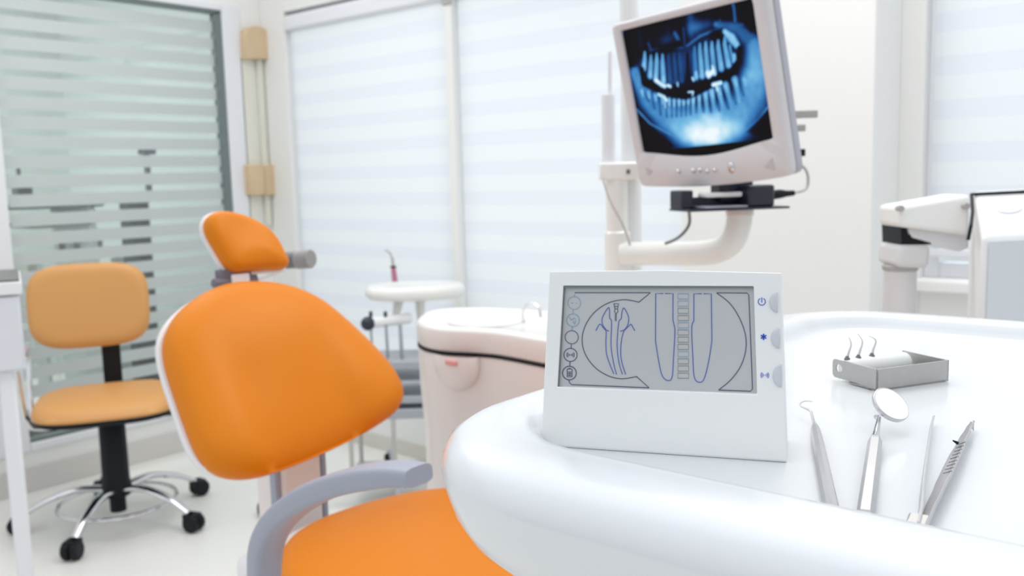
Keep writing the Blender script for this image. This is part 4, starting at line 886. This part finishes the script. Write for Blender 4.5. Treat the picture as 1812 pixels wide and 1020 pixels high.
# controls on the chin
def mlp(px, py): v = onp(px, py, MC-mny*0.0062, mny)-MC; return v.dot(mx), v.dot(mz)
for px, py, r in ((1200.5, 303.5, 0.0052), (1227, 302, 0.0052), (1239, 301, 0.005), (1252, 303, 0.0045), (1265, 301, 0.0045)):
    u, v = mlp(px, py); bm = B(); lathe(bm, [(r, -0.002), (r, 0.002), (r*0.7, 0.0038), (r*0.3, 0.0045)], ML(u, v, -0.006), -mny, 18); obj('button', bm, M['chrome'], mo)
u, v = mlp(1294, 297); bm = B(); bmesh.ops.create_uvsphere(bm, u_segments=20, v_segments=10, radius=1, matrix=Matrix.Translation(ML(u, v, -0.006)) @ Rm.to_4x4() @ Matrix.Diagonal((0.008, 0.004, 0.012, 1))); obj('dial', bm, M['chrome'], mo)
for px, py, s in ((1149, 303, 0.010), (1361, 293, 0.013)):
    u, v = mlp(px, py); bm = B()
    prism(bm, [(u-s, v+s*0.9), (u+s, v), (u-s*0.6, v-s*1.1)] if px < 1200 else [(u+s*0.7, v+s*1.1), (u-s, v-s*0.3), (u+s*0.9, v-s*0.9)], MC, mx, mz, -mny, 0.004, 0.0066)
    obj('speaker_grille', bm, M['grille'], mo, smooth=False)
# black tilt bracket below
bkp = [dep(1194, 338, 1.93), dep(1403, 338, 1.98)]
bc_ = dep(1290, 358, 1.95); bx = (dep(1390, 350, 1.99)-dep(1195, 350, 1.92)); bx.z = 0; bx.normalize(); byy = Vector((-bx.y, bx.x, 0))
Mb = Matrix(((bx.x, byy.x, 0, bc_.x), (bx.y, byy.y, 0, bc_.y), (0, 0, 1, bc_.z), (0, 0, 0, 1)))
bm = B(); box(bm, (-0.118, -0.05, -0.016), (0.118, 0.05, -0.011), Mb); obj('bracket_plate', bm, M['navy'], mo, bevel=0.002)
bm = B(); box(bm, (-0.112, 0.02, -0.011), (0.03, 0.045, 0.012), Mb); box(bm, (-0.118, -0.012, -0.011), (-0.09, 0.045, 0.028), Mb); obj('bracket_arm', bm, M['navy'], mo, bevel=0.003)
bm = B(); box(bm, (-0.08, -0.046, -0.0105), (0.02, 0.018, -0.006), Mb); obj('bracket_cover', bm, M['bezelback'], mo, bevel=0.002)
bm = B(); box(bm, (0.022, -0.045, -0.011), (0.085, 0.045, 0.036), Mb); box(bm, (-0.02, 0.0, 0.0), (0.06, 0.05, 0.10), Mb); obj('bracket_block', bm, M['navy'], mo, bevel=0.006)
bm = B(); box(bm, (-0.07, -0.03, 0.012), (0.016, 0.01, 0.022), Mb); obj('bracket_tray', bm, M['shell'], mo, bevel=0.003)
bm = B(); tube(bm, [Mb @ Vector((0.08, 0, 0.010)), Mb @ Vector((0.125, 0, 0.014)), Mb @ Vector((0.140, 0, 0.014)), Mb @ Vector((0.158, 0, 0.015))], [0.011, 0.010, 0.007, 0.006], 12); plg = obj('plug', bm, M['dark'], mo)
k0 = Mb @ Vector((0.158, 0, 0.015))
bm = B(); tube(bm, spline([k0, dep(1426, 335, 2.02), dep(1430, 315, 2.02), dep(1424, 298, 2.01), dep(1407, 286, 2.0)], 6), 0.0032, 8); obj('cable', bm, M['tube'], mo)
bm = B(); tube(bm, spline([Mb @ Vector((-0.085, 0.02, -0.016)), dep(1220, 395, 1.98), dep(1210, 412, 1.99), dep(1195, 424, 2.02), dep(1178, 431, 2.06)], 6), 0.0035, 8); obj('cable', bm, M['rodgrey'], mo)
# fittings seen behind the right edge
for (x0, x1, y0, y1, m_) in ((1396, 1442, 196, 209, 'caps'), (1396, 1420, 221, 233, 'caps'), (1400, 1409, 266, 276, 'caps'), (1409, 1418, 264, 277, 'dark')):
    a = dep(x0, y0, 1.97); b = dep(x1, y1, 1.99); c0 = (a+b)/2; L_ = (Vector((b.x-a.x, b.y-a.y, 0))).length/2; h_ = abs(a.z-b.z)/2
    bm = B(); box(bm, (-L_, -0.008, -h_), (L_, 0.008, h_), Matrix.Translation(c0) @ Matrix.Rotation(atan2(rt2.y, rt2.x), 4, 'Z')); obj('rear_fitting', bm, M[m_], mo, bevel=0.002)

# ------------------------------------------------------------------ instrument cart behind the chair
ic = thing('instrument_cart', 'slim chrome cart with a white round top and shelves by the window', 'instrument cart', (-2.66, 2.5, 0))
DC = 3.7
tc_ = dep(735, 511, DC)
so = supere(0.205, 0.16, 0.9, 60)
rings_ = []
bm = B(); e1, e2 = rt2, fw2
rings(bm, [[tc_ + e1*p.x*s + e2*p.y*s + Z*h for p in so] for s, h in ((0.80, -0.036), (0.93, -0.033), (1.0, -0.016), (0.99, 0.004), (0.94, 0.016), (0.85, 0.020), (0.6, 0.018))]); obj('round_top', bm, M['cream'], ic, angle=60)
bm = B(); a = dep(743, 520, DC+0.02); tube(bm, [a, a - Z*0.10, a-Z*0.45], [0.024, 0.016, 0.014], 16); tube(bm, [dep(706, 528, DC-0.02), dep(700, 565, DC-0.03)], [0.022, 0.014], 14); obj('post', bm, M['cream'], ic)
a = dep(655, 572, 3.55); b = dep(728, 563, 3.62)
bm = B(); tube(bm, [a, a.lerp(b, 0.06), a.lerp(b, 0.94), b], [0.017, 0.022, 0.022, 0.015], 16); obj('holder_bar', bm, M['white'], ic)
bm = B(); bmesh.ops.create_uvsphere(bm, u_segments=20, v_segments=12, radius=0.028, matrix=Matrix.Translation(dep(651, 573, 3.54))); obj('holder_knob', bm, M['navy'], ic)
for px in (656, 682):
    bm = B(); tube(bm, [dep(px, 552, 3.56), dep(px, 566, 3.57)], 0.007, 8); obj('handpiece_end', bm, M['navy'], ic)
for px, y1_, w_ in ((687, 648, 0.006), (712, 650, 0.0075), (660, 640, 0.005)):
    bm = B(); tube(bm, spline([dep(px-4, 575, 3.56), dep(px-2, 610, 3.57), dep(px, y1_, 3.6)], 5), w_, 8); obj('hose', bm, M['tin'], ic)
sx0, sx1 = dep(640, 700, 3.6), dep(764, 700, 3.6)
ctrS = Vector((dep(712, 640, 3.66).x, dep(712, 640, 3.66).y, 0)); 
Ms = Matrix(((rt2.x, fw2.x, 0, ctrS.x), (rt2.y, fw2.y, 0, ctrS.y), (0, 0, 1, 0), (0, 0, 0, 1)))
for z_, hgt in ((dep(712, 640, 3.6).z, 0.035), (dep(712, 672, 3.6).z, 0.02), (dep(712, 702, 3.6).z, 0.03), (dep(712, 727, 3.6).z, 0.04)):
    bm = B(); box(bm, (-0.20, -0.14, z_-hgt/2), (0.115, 0.10, z_+hgt/2), Ms); obj('shelf', bm, M['tin'], ic, bevel=0.006)
for x_, y_ in ((0.12, -0.13), (-0.20, -0.13), (0.12, 0.09), (-0.20, 0.09), (-0.03, -0.13)):
    zt2 = dep(712, 628, 3.6).z
    bm = B(); tube(bm, [Ms @ Vector((x_, y_, 0.12)), Ms @ Vector((x_, y_, zt2))], 0.009, 10); obj('leg', bm, M['tube'], ic)
hub = Vector((ctrS.x, ctrS.y, 0.12))
bm = B(); box(bm, (-0.22, -0.15, 0.105), (0.14, 0.11, 0.125), Ms); obj('base_frame', bm, M['tube'], ic, bevel=0.004)
for p in (Vector((-3.02, 2.70, 0)), Vector((-2.97, 1.99, 0)), Vector((-2.30, 2.10, 0)), Vector((-2.36, 2.70, 0))):
    cpt = Ms @ Vector((-0.04, -0.02, 0.115))
    d = (p-cpt); d.z = 0; d.normalize(); s = Vector((-d.y, d.x, 0))
    bm = B(); tube(bm, spline([cpt, cpt.lerp(p+Z*0.10, 0.6)+Z*0.005, p+Z*0.070], 5), [0.014]*5+[0.012]*3+[0.009]*3, 10); lg = obj('foot_bar', bm, M['tin'], ic)
    bm = B()
    for sg in (-1, 1): lathe(bm, [(0.022, -0.010), (0.030, -0.006), (0.030, 0.006), (0.022, 0.010)], p + s*0.015*sg + Z*0.030, s, 20)
    tube(bm, [p+Z*0.07, p+Z*0.03], 0.012, 8); tube(bm, [p+Z*0.03-s*0.02, p+Z*0.03+s*0.02], 0.008, 8); obj('castor', bm, M['dark'], lg)
# syringe standing in the round top
t = thing('air_water_syringe', 'thin syringe with a magenta sleeve standing on the round cart top', 'syringe', dep(699, 497, DC))
bm = B(); tube(bm, [dep(699, 499, DC-0.05), dep(696, 474, DC-0.05)], [0.012, 0.010], 12); obj('sleeve', bm, M['pink'], t)
bm = B(); tube(bm, [dep(696, 474, DC-0.05), dep(696, 471, DC-0.05)], [0.013, 0.013], 12); obj('collar', bm, M['dark'], t)
bm = B(); tube(bm, spline([dep(696, 472, DC-0.05), dep(694, 458, DC-0.05), dep(689, 447, DC-0.05), dep(681, 443, DC-0.05)], 5), [0.007]*6+[0.005]*5+[0.004]*5, 8); obj('nozzle', bm, M['tube'], t)

# ------------------------------------------------------------------ jointed equipment arm and head on the right
DR = 1.75
xr = thing('swing_unit', 'white floor-standing unit with a jointed arm and boxy head under the right-hand window blind', 'dental equipment', (-0.5, 1.8, 0))
def RP(px, py, D=DR): return dep(px, py, D)
def quadprism(bm, corners, D, depth):
    f = [RP(x, y, D) for x, y in corners]; back = [p + fw2*depth for p in f]; rings(bm, [f, back])
bm = B(); quadprism(bm, [(1592, 366), (1592, 402), (1716, 418), (1718, 344)], 1.72, 0.10); obj('upper_arm', bm, M['wall'], xr, bevel=0.008, seg=3)
bm = B(); quadprism(bm, [(1606, 402), (1612, 422), (1700, 446), (1716, 440), (1716, 414)], 1.75, 0.07); obj('lower_link', bm, M['wall_cool'], xr, bevel=0.006, seg=3)
pa, pb_ = RP(1594, 402, 1.76), RP(1646, 402, 1.76)
bm = B(); quadprism(bm, [(1594, 399), (1595, 434), (1648, 433), (1644, 426), (1604, 414), (1603, 400)], 1.752, 0.09); obj('joint_cover', bm, M['dark'], xr, smooth=False)
bm = B(); quadprism(bm, [(1592, 434), (1588, 474), (1645, 476), (1649, 434)], 1.74, 0.10); obj('post_head', bm, M['postgrey'], xr, bevel=0.01, seg=3)
c_ = (RP(1584, 476, 1.74)+RP(1642, 476, 1.74))/2 + fw2*0.05; r_ = (RP(1584, 476, 1.74)-RP(1642, 476, 1.74)).length/2
bm = B(); lathe(bm, [(r_*1.0, -0.008), (r_*1.08, -0.004), (r_*1.08, 0.002), (r_, 0.004)], c_, Z, 32); obj('post_ring', bm, M['caps'], xr)
bm = B(); tube(bm, [Vector((c_.x, c_.y, 0)), Vector((c_.x, c_.y, c_.z-0.006))], r_*0.98, 28); obj('post', bm, M['postgrey'], xr)
bm = B(); lathe(bm, [(0.2, 0), (0.2, 0.03), (0.06, 0.05)], Vector((c_.x, c_.y, 0)), Z, 32); obj('floor_plate', bm, M['postgrey'], xr)
for px, py in ((1594, 369), (1710, 365)):
    bm = B(); lathe(bm, [(0.006, -0.012), (0.006, 0.003)], RP(px, py, 1.712), -fw2, 16); obj('pivot_cap', bm, M['caps'], xr)
xh_ = xr
bm = B()
z_t = RP(1722, 345, 1.6).z
pf = [RP(1740, 420, 1.50), RP(1900, 418, 1.50)]
A0 = RP(1720, 345, 1.66); A1_ = RP(1900, 336, 1.66)
F0 = RP(1738, 421, 1.55); F1 = RP(1900, 414, 1.55)
G0 = RP(1738, 575, 1.55); G0.z = 0.985; G1 = Vector((F1.x, F1.y, 0.985)); G0 = Vector((F0.x, F0.y, 0.985))
L0 = RP(1712, 470, 1.66); Lb = Vector((A0.x, A0.y, 0.985))
_g = ray(1708, 420); fwd_ = Vector((_g.x, _g.y, 0)).normalized(); dd = fwd_*0.22
sec0 = [G0, F0, A0, A0+dd, Vector((*(A0+dd).xy, 0.985))]
sec1 = [G1, F1, A1_, A1_+dd, Vector((*(A1_+dd).xy, 0.985))]
rings(bm, [sec0, sec1]); obj('housing', bm, M['white'], xh_, bevel=0.010, seg=3)
bm = B(); off = (F1-F0).normalized(); nrm = -fwd_
box_ = [G0+off*0.012+Z*0.01, F0+off*0.012-Z*0.006, F1-off*0.012-Z*0.006, G1-off*0.012+Z*0.01]
rings(bm, [[p+nrm*0.0005 for p in box_], [p+nrm*0.004 for p in box_]]); obj('front_panel', bm, M['panelgrey'], xh_, bevel=0.001)
bm = B(); tube(bm, [A0+Z*0.001-fwd_*0.002, A1_+Z*0.001-fwd_*0.002], 0.0028, 8); tube(bm, [A0+Z*0.001-off*0.001-fwd_*0.002, RP(1721, 375, 1.62), RP(1718, 400, 1.58), RP(1713, 425, 1.58)], 0.003, 8); obj('edge_seal', bm, M['dark'], xh_)
up3 = (A0-F0).normalized(); n3 = off.cross(up3).normalized()
if n3.dot(FW) > 0: n3 = -n3
vc = RP(1784, 370, 1.62); vc = vc + n3*((F0-vc).dot(n3))
bm = B(); out = [vc + off*0.024*cos(2*pi*k/32) + up3*0.018*sin(2*pi*k/32) for k in range(32)]; rings(bm, [[p-n3*0.001 for p in out], [p+n3*0.0025 for p in out]]); obj('vent_disc', bm, M['wall_cool'], xh_, bevel=0.001)
cen = (F0+A1_+dd)/2
bm = B(); tube(bm, [Vector((cen.x, cen.y, 0)), Vector((cen.x, cen.y, 0.985))], 0.04, 20); obj('support_post', bm, M['white'], xh_)
